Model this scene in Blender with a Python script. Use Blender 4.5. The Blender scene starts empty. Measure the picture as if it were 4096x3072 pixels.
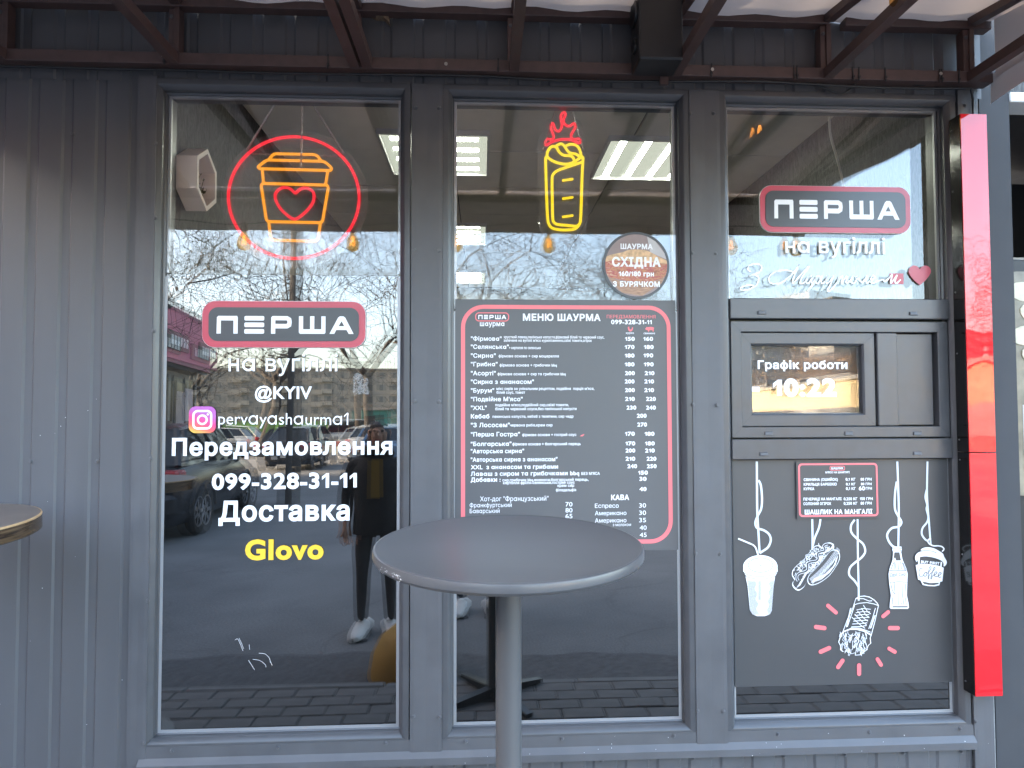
import bpy, bmesh, math, random
import numpy as np
from mathutils import Vector, Matrix
from mathutils.geometry import delaunay_2d_cdt, interpolate_bezier

sc = bpy.context.scene
col = sc.collection
R = math.radians
random.seed(7)
rng = np.random.default_rng(7)

# ------------------------------------------------------------------ camera
# The kiosk front leans back a little.  "Front frame": u right along the front, d into the kiosk, v up the front.
FOC, DIST, HCAM, LEAN = 2500.0, 2.26, 1.405, R(-1.9)
F = Matrix.Rotation(LEAN, 4, 'X')
def _rot(yaw, pitch, roll):
    cy, sy, cp, sp, cr, sr = math.cos(yaw), math.sin(yaw), math.cos(pitch), math.sin(pitch), math.cos(roll), math.sin(roll)
    return np.array([[cr, -sr, 0], [sr, cr, 0], [0, 0, 1]]) @ np.array([[1, 0, 0], [0, cp, sp], [0, -sp, cp]]) @ np.array([[cy, 0, -sy], [0, 1, 0], [sy, 0, cy]])
CR = _rot(R(2.7197), R(1.9025), R(-0.1364))
def P(x, y, dep=0.0):
    """point of the front (u, v) at depth dep measured at photo pixel x, y"""
    r = CR.T @ np.array([(x - 2048) / FOC, (y - 1536) / FOC, 1.0])
    return r[0] / r[2] * (DIST + dep), HCAM - r[1] / r[2] * (DIST + dep)
cam = bpy.data.cameras.new('camera')
cam.sensor_fit = 'HORIZONTAL'; cam.sensor_width = 36.0; cam.lens = FOC / 4096 * 36.0
cam.clip_start = 0.05; cam.clip_end = 2000
cam_o = bpy.data.objects.new('camera', cam); col.objects.link(cam_o)
def _ax(v): return Vector((v[0], v[2], -v[1]))
_r, _d, _f = _ax(CR.T @ np.array([1, 0, 0])), _ax(CR.T @ np.array([0, 1, 0])), _ax(CR.T @ np.array([0, 0, 1]))
mc = Matrix.Identity(4)
for i in range(3):
    mc[i][0], mc[i][1], mc[i][2] = _r[i], -_d[i], -_f[i]
mc[0][3], mc[1][3], mc[2][3] = 0, -DIST, HCAM
cam_o.matrix_world = F @ mc
CAMW = (F @ mc).to_translation()
sc.camera = cam_o

# ------------------------------------------------------------------ light
SUN_EL, SUN_AZ = R(17), R(-86)         # low sun, off to the left and just behind the plane of the front
world = bpy.data.worlds.new('World'); sc.world = world; world.use_nodes = True
wn = world.node_tree
sky = wn.nodes.new('ShaderNodeTexSky'); sky.sky_type = 'NISHITA'; sky.sun_disc = False
sky.sun_elevation = SUN_EL; sky.sun_rotation = SUN_AZ; sky.air_density = 1.0; sky.dust_density = 3.5; sky.ozone_density = 1.0
wn.links.new(sky.outputs[0], wn.nodes['Background'].inputs[0]); wn.nodes['Background'].inputs[1].default_value = 0.15
sun = bpy.data.lights.new('sun', 'SUN'); sun.energy = 3.0; sun.angle = R(0.5); sun.color = (1.0, 0.86, 0.68)
sun_o = bpy.data.objects.new('sun', sun); col.objects.link(sun_o)
to_sun = Vector((math.sin(SUN_AZ) * math.cos(SUN_EL), math.cos(SUN_AZ) * math.cos(SUN_EL), math.sin(SUN_EL)))
sun_o.rotation_euler = to_sun.to_track_quat('Z', 'Y').to_euler()
vs = sc.view_settings
vs.view_transform = 'Standard'; vs.look = 'None'; vs.gamma = 1; vs.use_curve_mapping = False; vs.exposure = 4.4
vs.use_white_balance = True; vs.white_balance_temperature = 6750; vs.white_balance_tint = 10
cy = sc.cycles
cy.max_bounces = 8; cy.glossy_bounces = 6; cy.transparent_max_bounces = 24; cy.transmission_bounces = 6; cy.diffuse_bounces = 3
cy.use_denoising = True; cy.use_adaptive_sampling = False; cy.sample_clamp_indirect = 12.0; cy.caustics_reflective = False; cy.caustics_refractive = False

# ------------------------------------------------------------------ materials
MATS = {}
def new_mat(name):
    m = bpy.data.materials.new(name); m.use_nodes = True
    return m, m.node_tree, m.node_tree.nodes, m.node_tree.links
def pmat(name, color, rough=0.5, metal=0.0, spec=0.5, noise=0.0, nscale=20.0, bump=0.0, bscale=200.0, emit=None, estr=0.0, streak=0.0, rvar=0.0):
    """principled surface with mottled colour, fine relief and vertical streaks of dirt"""
    m, nt, N, L = new_mat(name)
    b = N['Principled BSDF']
    b.inputs['Base Color'].default_value = (*color, 1); b.inputs['Roughness'].default_value = rough
    b.inputs['Metallic'].default_value = metal; b.inputs['Specular IOR Level'].default_value = spec
    tc = N.new('ShaderNodeTexCoord')
    if noise or streak:
        nz = N.new('ShaderNodeTexNoise'); nz.inputs['Scale'].default_value = nscale; nz.inputs['Detail'].default_value = 6
        mp = N.new('ShaderNodeMapping')
        if streak: mp.inputs['Scale'].default_value = (1, 1, streak)
        L.new(tc.outputs['Object'], mp.inputs[0]); L.new(mp.outputs[0], nz.inputs['Vector'])
        rp = N.new('ShaderNodeMapRange'); rp.inputs[1].default_value = 0.25; rp.inputs[2].default_value = 0.75
        rp.inputs[3].default_value = 1 - noise; rp.inputs[4].default_value = 1 + noise
        L.new(nz.outputs[0], rp.inputs[0])
        mx = N.new('ShaderNodeVectorMath'); mx.operation = 'SCALE'; mx.inputs[0].default_value = color
        L.new(rp.outputs[0], mx.inputs['Scale']); L.new(mx.outputs[0], b.inputs['Base Color'])
        if rvar:
            rr = N.new('ShaderNodeMapRange'); rr.inputs[1].default_value = 0.3; rr.inputs[2].default_value = 0.7
            rr.inputs[3].default_value = rough - rvar; rr.inputs[4].default_value = rough + rvar
            L.new(nz.outputs[0], rr.inputs[0]); L.new(rr.outputs[0], b.inputs['Roughness'])
    if bump:
        n2 = N.new('ShaderNodeTexNoise'); n2.inputs['Scale'].default_value = bscale; n2.inputs['Detail'].default_value = 3
        L.new(tc.outputs['Object'], n2.inputs['Vector'])
        bp = N.new('ShaderNodeBump'); bp.inputs['Strength'].default_value = bump; bp.inputs['Distance'].default_value = 0.002
        L.new(n2.outputs[0], bp.inputs['Height']); L.new(bp.outputs[0], b.inputs['Normal'])
    if emit:
        b.inputs['Emission Color'].default_value = (*emit, 1); b.inputs['Emission Strength'].default_value = estr
    MATS[name] = m
    return m
def glass_mat(name, f0=0.04, wave=0.0, tint=(1, 1, 1), dirt=0.0, wscale=1.6):
    m, nt, N, L = new_mat(name)
    N.remove(N['Principled BSDF']); out = N['Material Output']
    geo = N.new('ShaderNodeNewGeometry')
    dot = N.new('ShaderNodeVectorMath'); dot.operation = 'DOT_PRODUCT'
    L.new(geo.outputs['Incoming'], dot.inputs[0]); L.new(geo.outputs['Normal'], dot.inputs[1])
    ab = N.new('ShaderNodeMath'); ab.operation = 'ABSOLUTE'; L.new(dot.outputs['Value'], ab.inputs[0])
    om = N.new('ShaderNodeMath'); om.operation = 'SUBTRACT'; om.inputs[0].default_value = 1; L.new(ab.outputs[0], om.inputs[1])
    pw = N.new('ShaderNodeMath'); pw.operation = 'POWER'; pw.inputs[1].default_value = 5; L.new(om.outputs[0], pw.inputs[0])
    fr = N.new('ShaderNodeMath'); fr.operation = 'MULTIPLY_ADD'; fr.inputs[1].default_value = 1 - f0; fr.inputs[2].default_value = f0
    L.new(pw.outputs[0], fr.inputs[0])
    tr = N.new('ShaderNodeBsdfTransparent'); tr.inputs[0].default_value = (*tint, 1)
    gl = N.new('ShaderNodeBsdfGlossy'); gl.inputs['Roughness'].default_value = 0.0
    mx = N.new('ShaderNodeMixShader'); L.new(fr.outputs[0], mx.inputs[0]); L.new(tr.outputs[0], mx.inputs[1]); L.new(gl.outputs[0], mx.inputs[2])
    tc = N.new('ShaderNodeTexCoord')
    if wave:
        nz = N.new('ShaderNodeTexNoise'); nz.inputs['Scale'].default_value = wscale; nz.inputs['Detail'].default_value = 0.5
        L.new(tc.outputs['Object'], nz.inputs['Vector'])
        bp = N.new('ShaderNodeBump'); bp.inputs['Strength'].default_value = 1.0; bp.inputs['Distance'].default_value = wave
        L.new(nz.outputs[0], bp.inputs['Height']); L.new(bp.outputs[0], gl.inputs['Normal'])
    last = mx
    if dirt:
        n2 = N.new('ShaderNodeTexNoise'); n2.inputs['Scale'].default_value = 5.0; n2.inputs['Detail'].default_value = 8; n2.inputs['Distortion'].default_value = 1.5
        L.new(tc.outputs['Object'], n2.inputs['Vector'])
        rp = N.new('ShaderNodeMapRange'); rp.inputs[1].default_value = 0.45; rp.inputs[2].default_value = 0.8; rp.inputs[3].default_value = dirt * 0.3; rp.inputs[4].default_value = dirt
        L.new(n2.outputs[0], rp.inputs[0])
        df = N.new('ShaderNodeBsdfDiffuse'); df.inputs[0].default_value = (0.6, 0.58, 0.55, 1)
        m2 = N.new('ShaderNodeMixShader'); L.new(rp.outputs[0], m2.inputs[0]); L.new(mx.outputs[0], m2.inputs[1]); L.new(df.outputs[0], m2.inputs[2])
        last = m2
    L.new(last.outputs[0], out.inputs[0])
    MATS[name] = m
    return m
def emit_mat(name, color, strength):
    m, nt, N, L = new_mat(name)
    N.remove(N['Principled BSDF'])
    e = N.new('ShaderNodeEmission'); e.inputs[0].default_value = (*color, 1); e.inputs[1].default_value = strength
    L.new(e.outputs[0], N['Material Output'].inputs[0]); MATS[name] = m
    return m
def thin_mat(name, color, translucent=0.3, rough=0.6, transparent=0.0):
    m, nt, N, L = new_mat(name)
    N.remove(N['Principled BSDF'])
    d = N.new('ShaderNodeBsdfDiffuse'); d.inputs[0].default_value = (*color, 1)
    t = N.new('ShaderNodeBsdfTranslucent'); t.inputs[0].default_value = (*color, 1)
    mx = N.new('ShaderNodeMixShader'); mx.inputs[0].default_value = translucent
    L.new(d.outputs[0], mx.inputs[1]); L.new(t.outputs[0], mx.inputs[2])
    last = mx
    if transparent:
        tp = N.new('ShaderNodeBsdfTransparent'); m2 = N.new('ShaderNodeMixShader'); m2.inputs[0].default_value = transparent
        L.new(mx.outputs[0], m2.inputs[1]); L.new(tp.outputs[0], m2.inputs[2]); last = m2
    L.new(last.outputs[0], N['Material Output'].inputs[0]); MATS[name] = m
    return m

pmat('sheet', (0.084, 0.083, 0.088), rough=0.52, noise=0.08, nscale=11, bump=0.35, bscale=900, rvar=0.06, streak=0.12)
pmat('flashing', (0.083, 0.082, 0.087), rough=0.45, noise=0.12, nscale=9, bump=0.3, bscale=900, rvar=0.06)
pmat('pvc', (0.066, 0.066, 0.070), rough=0.33, noise=0.10, nscale=14, bump=0.05, bscale=400, rvar=0.05)
pmat('pvc_dark', (0.012, 0.012, 0.013), rough=0.5)
pmat('gasket', (0.36, 0.36, 0.37), rough=0.4, metal=0.5)
pmat('screw', (0.10, 0.10, 0.105), rough=0.4)
pmat('washer', (0.02, 0.02, 0.022), rough=0.7)
pmat('awning_steel', (0.082, 0.048, 0.042), rough=0.5, noise=0.25, nscale=30, bump=0.2, bscale=300, rvar=0.1)
pmat('zinc', (0.5, 0.48, 0.45), rough=0.35, metal=0.9, noise=0.2, nscale=60)
thin_mat('awning_fabric', (0.62, 0.55, 0.53), translucent=0.035)
pmat('cable', (0.012, 0.012, 0.013), rough=0.5)
pmat('vinyl_white', (0.82, 0.82, 0.83), rough=0.35, noise=0.03, nscale=30)
pmat('acryl_white', (0.82, 0.81, 0.80), rough=0.3)
pmat('vinyl_red', (0.47, 0.055, 0.085), rough=0.3, noise=0.04, nscale=20)
pmat('print_pink', (0.80, 0.16, 0.17), rough=0.4, noise=0.03, nscale=10)
pmat('vinyl_yellow', (0.86, 0.52, 0.045), rough=0.35)
pmat('logo_grey', (0.048, 0.050, 0.055), rough=0.3, noise=0.05, nscale=15)
pmat('menu_grey', (0.088, 0.087, 0.089), rough=0.42, noise=0.06, nscale=3)
pmat('panel_grey', (0.056, 0.055, 0.056), rough=0.38, noise=0.08, nscale=3)
pmat('print_white', (0.80, 0.80, 0.81), rough=0.45, noise=0.05, nscale=40)
pmat('print_strand', (0.60, 0.64, 0.67), rough=0.45)
pmat('print_dark', (0.035, 0.036, 0.045), rough=0.45)
pmat('table_metal', (0.070, 0.069, 0.070), rough=0.30, noise=0.03, nscale=3)
pmat('table_chip', (0.55, 0.55, 0.55), rough=0.6)
pmat('black_paint', (0.012, 0.012, 0.013), rough=0.32, noise=0.2, nscale=20)
pmat('black_plastic', (0.016, 0.014, 0.014), rough=0.45, bump=0.2, bscale=500)
pmat('foam', (0.34, 0.34, 0.33), rough=0.9, noise=0.25, nscale=60, bump=0.8, bscale=150)
pmat('neighbour_wall', (0.055, 0.055, 0.058), rough=0.75, spec=0.2, noise=0.06, nscale=6, bump=0.3, bscale=900)
pmat('white_paint', (0.75, 0.75, 0.73), rough=0.5, noise=0.05, nscale=10)
pmat('shelf_steel', (0.30, 0.31, 0.33), rough=0.45, metal=0.5)
pmat('interior_dark', (0.03, 0.03, 0.03), rough=0.7, noise=0.2, nscale=5)
pmat('matt_black', (0.006, 0.006, 0.006), rough=0.6)
pmat('ceiling_tile', (0.80, 0.75, 0.67), rough=0.9, noise=0.06, nscale=8, bump=0.4, bscale=120)
pmat('ceiling_grid', (0.06, 0.06, 0.06), rough=0.6)
pmat('interior_wall', (0.62, 0.57, 0.50), rough=0.8, noise=0.05, nscale=4)
pmat('shelf_white', (0.72, 0.66, 0.64), rough=0.5)
pmat('leaf_dry', (0.07, 0.075, 0.04), rough=0.7, noise=0.3, nscale=30)
pmat('cord_cream', (0.55, 0.50, 0.44), rough=0.6)
pmat('chain', (0.42, 0.36, 0.34), rough=0.35, metal=0.8)
pmat('lamp_frame', (0.7, 0.7, 0.7), rough=0.5)
glass_mat('acrylic', f0=0.03, dirt=0.12)
glass_mat('bulb_glass', f0=0.05, tint=(0.86, 0.62, 0.34))
glass_mat('glass_outer', f0=0.092, wave=0.0010, dirt=0.004)
glass_mat('glass_inner', f0=0.078, wave=0.0012, wscale=1.1)
glass_mat('glass_clear', f0=0.0)
def film_glass(name, ior=1.80, tilt=(0.0, 0.0), wave=0.0010):
    """double glazing with black film on its back: two mirror images, the inner one a little turned"""
    m, nt, N, L = new_mat(name); b = N['Principled BSDF']; MATS[name] = m
    b.inputs['Base Color'].default_value = (0.004, 0.004, 0.004, 1); b.inputs['Roughness'].default_value = 0.0; b.inputs['IOR'].default_value = ior - 0.12
    b.inputs['Coat Weight'].default_value = 1.0; b.inputs['Coat Roughness'].default_value = 0.0; b.inputs['Coat IOR'].default_value = ior
    tc = N.new('ShaderNodeTexCoord'); geo = N.new('ShaderNodeNewGeometry')
    for k, sck, off in (('Coat Normal', 1.6, (0, 0, 0)), ('Normal', 1.1, (math.sin(tilt[1]), 0.0, math.sin(tilt[0])))):
        nz = N.new('ShaderNodeTexNoise'); nz.inputs['Scale'].default_value = sck; nz.inputs['Detail'].default_value = 0.5
        L.new(tc.outputs['Object'], nz.inputs['Vector'])
        bp = N.new('ShaderNodeBump'); bp.inputs['Distance'].default_value = wave; L.new(nz.outputs[0], bp.inputs['Height'])
        va = N.new('ShaderNodeVectorMath'); va.operation = 'ADD'; va.inputs[1].default_value = off; L.new(bp.outputs[0], va.inputs[0])
        vn = N.new('ShaderNodeVectorMath'); vn.operation = 'NORMALIZE'; L.new(va.outputs[0], vn.inputs[0]); L.new(vn.outputs[0], b.inputs[k])
    return m
film_glass('glass_film', 1.88, (R(0.10), R(0.38)))
emit_mat('neon_red', (1.0, 0.035, 0.055), 0.062)
emit_mat('neon_amber', (1.0, 0.36, 0.035), 0.062)
emit_mat('neon_yellow', (1.0, 0.72, 0.03), 0.064)
emit_mat('led_tube', (0.92, 1.0, 0.86), 2.2)
emit_mat('led_panel', (0.86, 0.95, 0.80), 0.036)
emit_mat('filament', (1.0, 0.50, 0.12), 0.9)
pmat('socket', (0.035, 0.022, 0.018), rough=0.5)

# ------------------------------------------------------------------ mesh helpers
ORG, FAC = {}, {}
class MB:
    def __init__(s): s.v, s.f, s.sm = [], [], False
    def add(s, verts, faces):
        o = len(s.v); s.v.extend([tuple(p) for p in verts]); s.f.extend([tuple(i + o for i in f) for f in faces]); return s
    def box(s, x0, x1, y0, y1, z0, z1, b=0.0):
        if b <= 0:
            v = [(x0, y0, z0), (x1, y0, z0), (x1, y1, z0), (x0, y1, z0), (x0, y0, z1), (x1, y0, z1), (x1, y1, z1), (x0, y1, z1)]
            return s.add(v, [(0, 3, 2, 1), (4, 5, 6, 7), (0, 1, 5, 4), (1, 2, 6, 5), (2, 3, 7, 6), (3, 0, 4, 7)])
        b = min(b, (x1 - x0) / 2.1, (y1 - y0) / 2.1, (z1 - z0) / 2.1)
        bm = bmesh.new(); bmesh.ops.create_cube(bm, size=1)
        for q in bm.verts: q.co = Vector(((x0 + x1) / 2 + q.co.x * (x1 - x0), (y0 + y1) / 2 + q.co.y * (y1 - y0), (z0 + z1) / 2 + q.co.z * (z1 - z0)))
        bmesh.ops.bevel(bm, geom=bm.edges[:], offset=b, segments=1, affect='EDGES', profile=0.5)
        s.bm(bm); return s
    def bm(s, bm, mat=None):
        bm.verts.index_update()
        s.add([(mat @ q.co if mat else q.co) for q in bm.verts], [[q.index for q in f.verts] for f in bm.faces]); bm.free(); return s
    def prism(s, poly, d0, d1):
        """polygon given in u,v, swept in depth"""
        n = len(poly)
        v = [(x, d0, z) for x, z in poly] + [(x, d1, z) for x, z in poly]
        return s.add(v, [tuple(range(n)), tuple(range(2 * n - 1, n - 1, -1))] + [(i, i + n, (i + 1) % n + n, (i + 1) % n) for i in range(n)])
    def sweep_u(s, prof, u0, u1):
        """profile of (depth, v) swept along u"""
        n = len(prof)
        v = [(u0, d, z) for d, z in prof] + [(u1, d, z) for d, z in prof]
        return s.add(v, [(i, i + 1, i + 1 + n, i + n) for i in range(n - 1)])
    def tube(s, pts, r, n=8, closed=False, caps=True):
        pts = [Vector(p) for p in pts]; m = len(pts)
        rr = r if hasattr(r, '__len__') else [r] * m
        up = None; rings = []
        for i in range(m):
            a = pts[i - 1] if (closed or i > 0) else pts[i]
            c = pts[(i + 1) % m] if (closed or i < m - 1) else pts[i]
            t = (c - a); t = t.normalized() if t.length > 1e-9 else Vector((0, 0, 1))
            if up is None: up = t.orthogonal().normalized()
            up = (up - t * up.dot(t)); up = up.normalized() if up.length > 1e-6 else t.orthogonal().normalized()
            w = t.cross(up)
            rings.append([pts[i] + (up * math.cos(2 * math.pi * k / n) + w * math.sin(2 * math.pi * k / n)) * rr[i] for k in range(n)])
        o = [p for q in rings for p in q]; f = []
        for i in range(m if closed else m - 1):
            j = (i + 1) % m
            f += [(i * n + k, i * n + (k + 1) % n, j * n + (k + 1) % n, j * n + k) for k in range(n)]
        if caps and not closed: f += [tuple(range(n - 1, -1, -1)), tuple((m - 1) * n + k for k in range(n))]
        return s.add(o, f)
    def lathe(s, prof, n=32, c=(0, 0, 0), caps=True):
        """profile of (radius, height) turned about the vertical"""
        m = len(prof)
        v = [(c[0] + r * math.cos(2 * math.pi * k / n), c[1] + r * math.sin(2 * math.pi * k / n), c[2] + z) for r, z in prof for k in range(n)]
        f = [(i * n + k, i * n + (k + 1) % n, (i + 1) * n + (k + 1) % n, (i + 1) * n + k) for i in range(m - 1) for k in range(n)]
        if caps and prof[0][0] > 1e-6: f.append(tuple(range(n - 1, -1, -1)))
        if caps and prof[-1][0] > 1e-6: f.append(tuple((m - 1) * n + k for k in range(n)))
        return s.add(v, f)
    def tris(s, p2, tri, d):
        return s.add([(x, d, z) for x, z in p2], tri)
    def ribbon(s, pts, w, d, closed=False, caps=True):
        """flat printed stroke in the u,v plane at depth d"""
        p = np.array(pts, float); m = len(p)
        ww = np.array(w if hasattr(w, '__len__') else [w] * m) / 2
        nx = np.roll(p, -1, 0); pv = np.roll(p, 1, 0)
        if not closed: nx[-1] = p[-1]; pv[0] = p[0]
        t = nx - pv; t /= np.maximum(np.linalg.norm(t, axis=1, keepdims=True), 1e-9)
        nn = np.stack([-t[:, 1], t[:, 0]], 1)
        a, b = p + nn * ww[:, None], p - nn * ww[:, None]
        v = [(x, d, z) for x, z in a] + [(x, d, z) for x, z in b]
        f = [(i, i + m, (i + 1) % m + m, (i + 1) % m) for i in range(m if closed else m - 1)]
        s.add(v, f)
        return s
    def build(s, name, mat, parent=None, org=None, fac=True, smooth=None, label=None, cat=None, group=None, kind=None):
        me = bpy.data.meshes.new(name)
        v = np.array(s.v, float)
        if parent is not None: org = ORG[parent.name]
        elif org is None: org = ((v[:, 0].min() + v[:, 0].max()) / 2, (v[:, 1].min() + v[:, 1].max()) / 2, v[:, 2].min())
        me.from_pydata((v - np.array(org)).tolist(), [], s.f)
        me.materials.append(MATS[mat] if isinstance(mat, str) else mat)
        if smooth is not None:
            me.polygons.foreach_set('use_smooth', [True] * len(me.polygons))
            me.set_sharp_from_angle(angle=R(smooth))
        me.validate(); me.update()
        o = bpy.data.objects.new(name, me); col.objects.link(o)
        if parent is not None: o.parent = parent
        else: o.matrix_world = (F if fac else Matrix.Identity(4)) @ Matrix.Translation(org)
        ORG[o.name] = org; FAC[o.name] = fac
        return tag(o, label, cat, group, kind)
def tag(o, label=None, cat=None, group=None, kind=None):
    if label: o['label'] = label
    if cat: o['category'] = cat
    if group: o['group'] = group
    if kind: o['kind'] = kind
    return o
def thing(name, label, cat, org=(0, 0, 0), group=None, fac=True, kind=None, rotz=0.0):
    o = bpy.data.objects.new(name, None); o.empty_display_size = 0.1; col.objects.link(o)
    o.matrix_world = (F if fac else Matrix.Identity(4)) @ Matrix.Translation(org) @ Matrix.Rotation(rotz, 4, 'Z')
    ORG[o.name] = org if rotz == 0.0 else (0, 0, 0); FAC[o.name] = fac
    return tag(o, label, cat, group, kind)
def piece(src, parent, loc, rot=None):
    """a further piece that shares its mesh with src"""
    o = src.copy(); col.objects.link(o); o.parent = parent; o.location = loc
    if rot: o.rotation_euler = rot
    return o
def smooth_path(pts, n=6, closed=False):
    p = [np.array(q, float) for q in pts]; m = len(p); out = []
    rngi = range(m) if closed else range(m - 1)
    for i in rngi:
        p0 = p[i - 1] if (closed or i > 0) else 2 * p[0] - p[1]
        p1, p2 = p[i], p[(i + 1) % m]
        p3 = p[(i + 2) % m] if (closed or i + 2 < m) else 2 * p[-1] - p[-2]
        for k in range(n):
            t = k / n
            out.append(0.5 * (2 * p1 + (p2 - p0) * t + (2 * p0 - 5 * p1 + 4 * p2 - p3) * t * t + (3 * p1 - p0 - 3 * p2 + p3) * t ** 3))
    if not closed: out.append(p[-1])
    return [tuple(q) for q in out]
def round_rect(x0, x1, z0, z1, r, n=8):
    pts = []
    for cx, cz, a0 in ((x1 - r, z1 - r, 0), (x0 + r, z1 - r, 90), (x0 + r, z0 + r, 180), (x1 - r, z0 + r, 270)):
        pts += [(cx + r * math.cos(R(a0 + 90 * k / n)), cz + r * math.sin(R(a0 + 90 * k / n))) for k in range(n + 1)]
    return pts

# ------------------------------------------------------------------ filled outlines and lettering
def wind(px, pz, loops):
    w = np.zeros(len(px), int)
    for lp in loops:
        a = np.array(lp); b = np.roll(a, -1, 0)
        for (x0, z0), (x1, z1) in zip(a, b):
            up = (z0 <= pz) & (z1 > pz); dn = (z0 > pz) & (z1 <= pz)
            side = (x1 - x0) * (pz - z0) - (px - x0) * (z1 - z0)
            w += (up & (side > 0)).astype(int) - (dn & (side < 0)).astype(int)
    return w
def fill(loops, evenodd=False):
    vs_, es = [], []
    for lp in loops:
        o = len(vs_); vs_ += [Vector((float(x), float(z))) for x, z in lp]
        es += [(o + i, o + (i + 1) % len(lp)) for i in range(len(lp))]
    r = delaunay_2d_cdt(vs_, es, [], 0, 1e-6)
    v = np.array([(q.x, q.y) for q in r[0]]); t = [f for f in r[2] if len(f) == 3]
    if not t: return v, []
    ta = np.array(t); c = v[ta].mean(1)
    w = wind(c[:, 0], c[:, 1], loops)
    keep = (w % 2 != 0) if evenodd else (w != 0)
    return v, [tuple(q) for q, k in zip(t, keep) if k]
_fc = bpy.data.curves.new('lettering', 'FONT'); _fo = bpy.data.objects.new('lettering', _fc); col.objects.link(_fo)
_GL = {}
def _raw(ch):
    if ch in _GL: return _GL[ch]
    def outl(body):
        _fc.body = body; bpy.context.view_layer.update()
        dg = bpy.context.evaluated_depsgraph_get(); ev = _fo.evaluated_get(dg); cu = ev.to_curve(dg); loops = []
        for sp in cu.splines:
            b = sp.bezier_points; n = len(b); pts = []
            for i in range(n):
                p, q = b[i], b[(i + 1) % n]
                straight = (p.handle_right - p.co).length < 1e-5 and (q.handle_left - q.co).length < 1e-5
                d1 = (q.co - p.co)
                if not straight and d1.length > 1e-9:
                    e = d1.normalized()
                    straight = abs((p.handle_right - p.co).cross(e).z) < 1e-5 and abs((q.handle_left - q.co).cross(e).z) < 1e-5
                if straight: pts.append((p.co.x, p.co.y))
                else: pts += [(w.x, w.y) for w in interpolate_bezier(p.co, p.handle_right, q.handle_left, q.co, 5)[:-1]]
            out = []
            for q in pts:
                if not out or abs(q[0] - out[-1][0]) + abs(q[1] - out[-1][1]) > 1e-4: out.append(q)
            if len(out) > 2: loops.append(out)
        ev.to_curve_clear(); return loops
    def right(lp): return max(x for l in lp for x, z in l)
    if ch == ' ': _GL[ch] = ([], 0.28); return _GL[ch]
    lp = outl(ch)
    adv = right(outl(ch + 'H')) - right(outl('H'))
    _GL[ch] = (lp, adv)
    return _GL[ch]
def _circ(cx, cz, r, n=28, ccw=True, rz=None):
    rz = rz or r
    p = [(cx + r * math.cos(2 * math.pi * k / n), cz + rz * math.sin(2 * math.pi * k / n)) for k in range(n)]
    return p if ccw else p[::-1]
_CAP = 0.728
_GT = {}
def glyph(ch, bold, geo):
    key = (ch, round(bold, 4), geo)
    if key in _GT: return _GT[key]
    th = 0.09 + 2 * bold
    if ch == '1':
        w = th * 0.95
        loops = [[(0.20 - w * 0.1, 0), (0.20 + w * 0.9, 0), (0.20 + w * 0.9, _CAP), (0.20 + w * 0.1, _CAP), (0.02, _CAP - 0.17), (0.02, _CAP - 0.17 - w * 1.05), (0.20 - w * 0.1, _CAP - w * 1.1)][::-1]]
        adv = 0.20 + w * 0.9 + 0.09
    elif ch in 'аa' and geo:
        r = 0.275; cx = r + 0.05
        loops = [_circ(cx, 0.27, r), _circ(cx, 0.27, r - th, ccw=False), [(cx + r - th, 0), (cx + r, 0), (cx + r, 0.545), (cx + r - th, 0.545)]]
        adv = cx + r + 0.10
    else:
        raw, adv = _raw(ch)
        sc_ = 1.07 if ('0' <= ch <= '9') else 1.0
        loops = []
        ori = 1.0 if raw and _area(max(raw, key=lambda l: abs(_area(l)))) > 0 else -1.0
        for lp in raw:
            a = np.array(lp) * sc_
            if bold:
                e0 = a - np.roll(a, 1, 0); e1 = np.roll(a, -1, 0) - a
                e0 /= np.maximum(np.linalg.norm(e0, axis=1, keepdims=True), 1e-9); e1 /= np.maximum(np.linalg.norm(e1, axis=1, keepdims=True), 1e-9)
                n0 = np.stack([e0[:, 1], -e0[:, 0]], 1); n1 = np.stack([e1[:, 1], -e1[:, 0]], 1)
                nn = n0 + n1; k = 2.0 / np.maximum((nn * nn).sum(1, keepdims=True), 0.9)
                a = a + nn * k * bold * ori
            loops.append([tuple(q) for q in a])
        adv = adv * sc_ + bold * 1.3
    v, t = fill(loops) if loops else (np.zeros((0, 2)), [])
    _GT[key] = (v, t, adv)
    return _GT[key]
def _area(lp):
    a = np.array(lp); b = np.roll(a, -1, 0); return 0.5 * (a[:, 0] * b[:, 1] - b[:, 0] * a[:, 1]).sum()
def text(mb, s, a, b, cap, dep, bold=0.0, geo=False, italic=0.0):
    """lettering whose baseline runs from a to b (front coordinates) with capital height cap"""
    V, T, x = [], [], 0.0
    for ch in s:
        v, t, adv = glyph(ch, bold, geo)
        if len(v):
            o = len(V); V += [(x + q[0] + italic * q[1], q[1]) for q in v]; T += [tuple(i + o for i in f) for f in t]
        x += adv
    V = np.array(V); lo, hi = V[:, 0].min(), V[:, 0].max()
    a, b = np.array(a), np.array(b); e = (b - a); n = np.array([-e[1], e[0]]) / np.linalg.norm(e)
    k = cap / (_CAP + 2 * bold * 0.0)
    pts = a + np.outer((V[:, 0] - lo) / (hi - lo), e) + np.outer(V[:, 1] * k, n)
    mb.tris(pts.tolist(), T, dep)
    return mb
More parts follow.
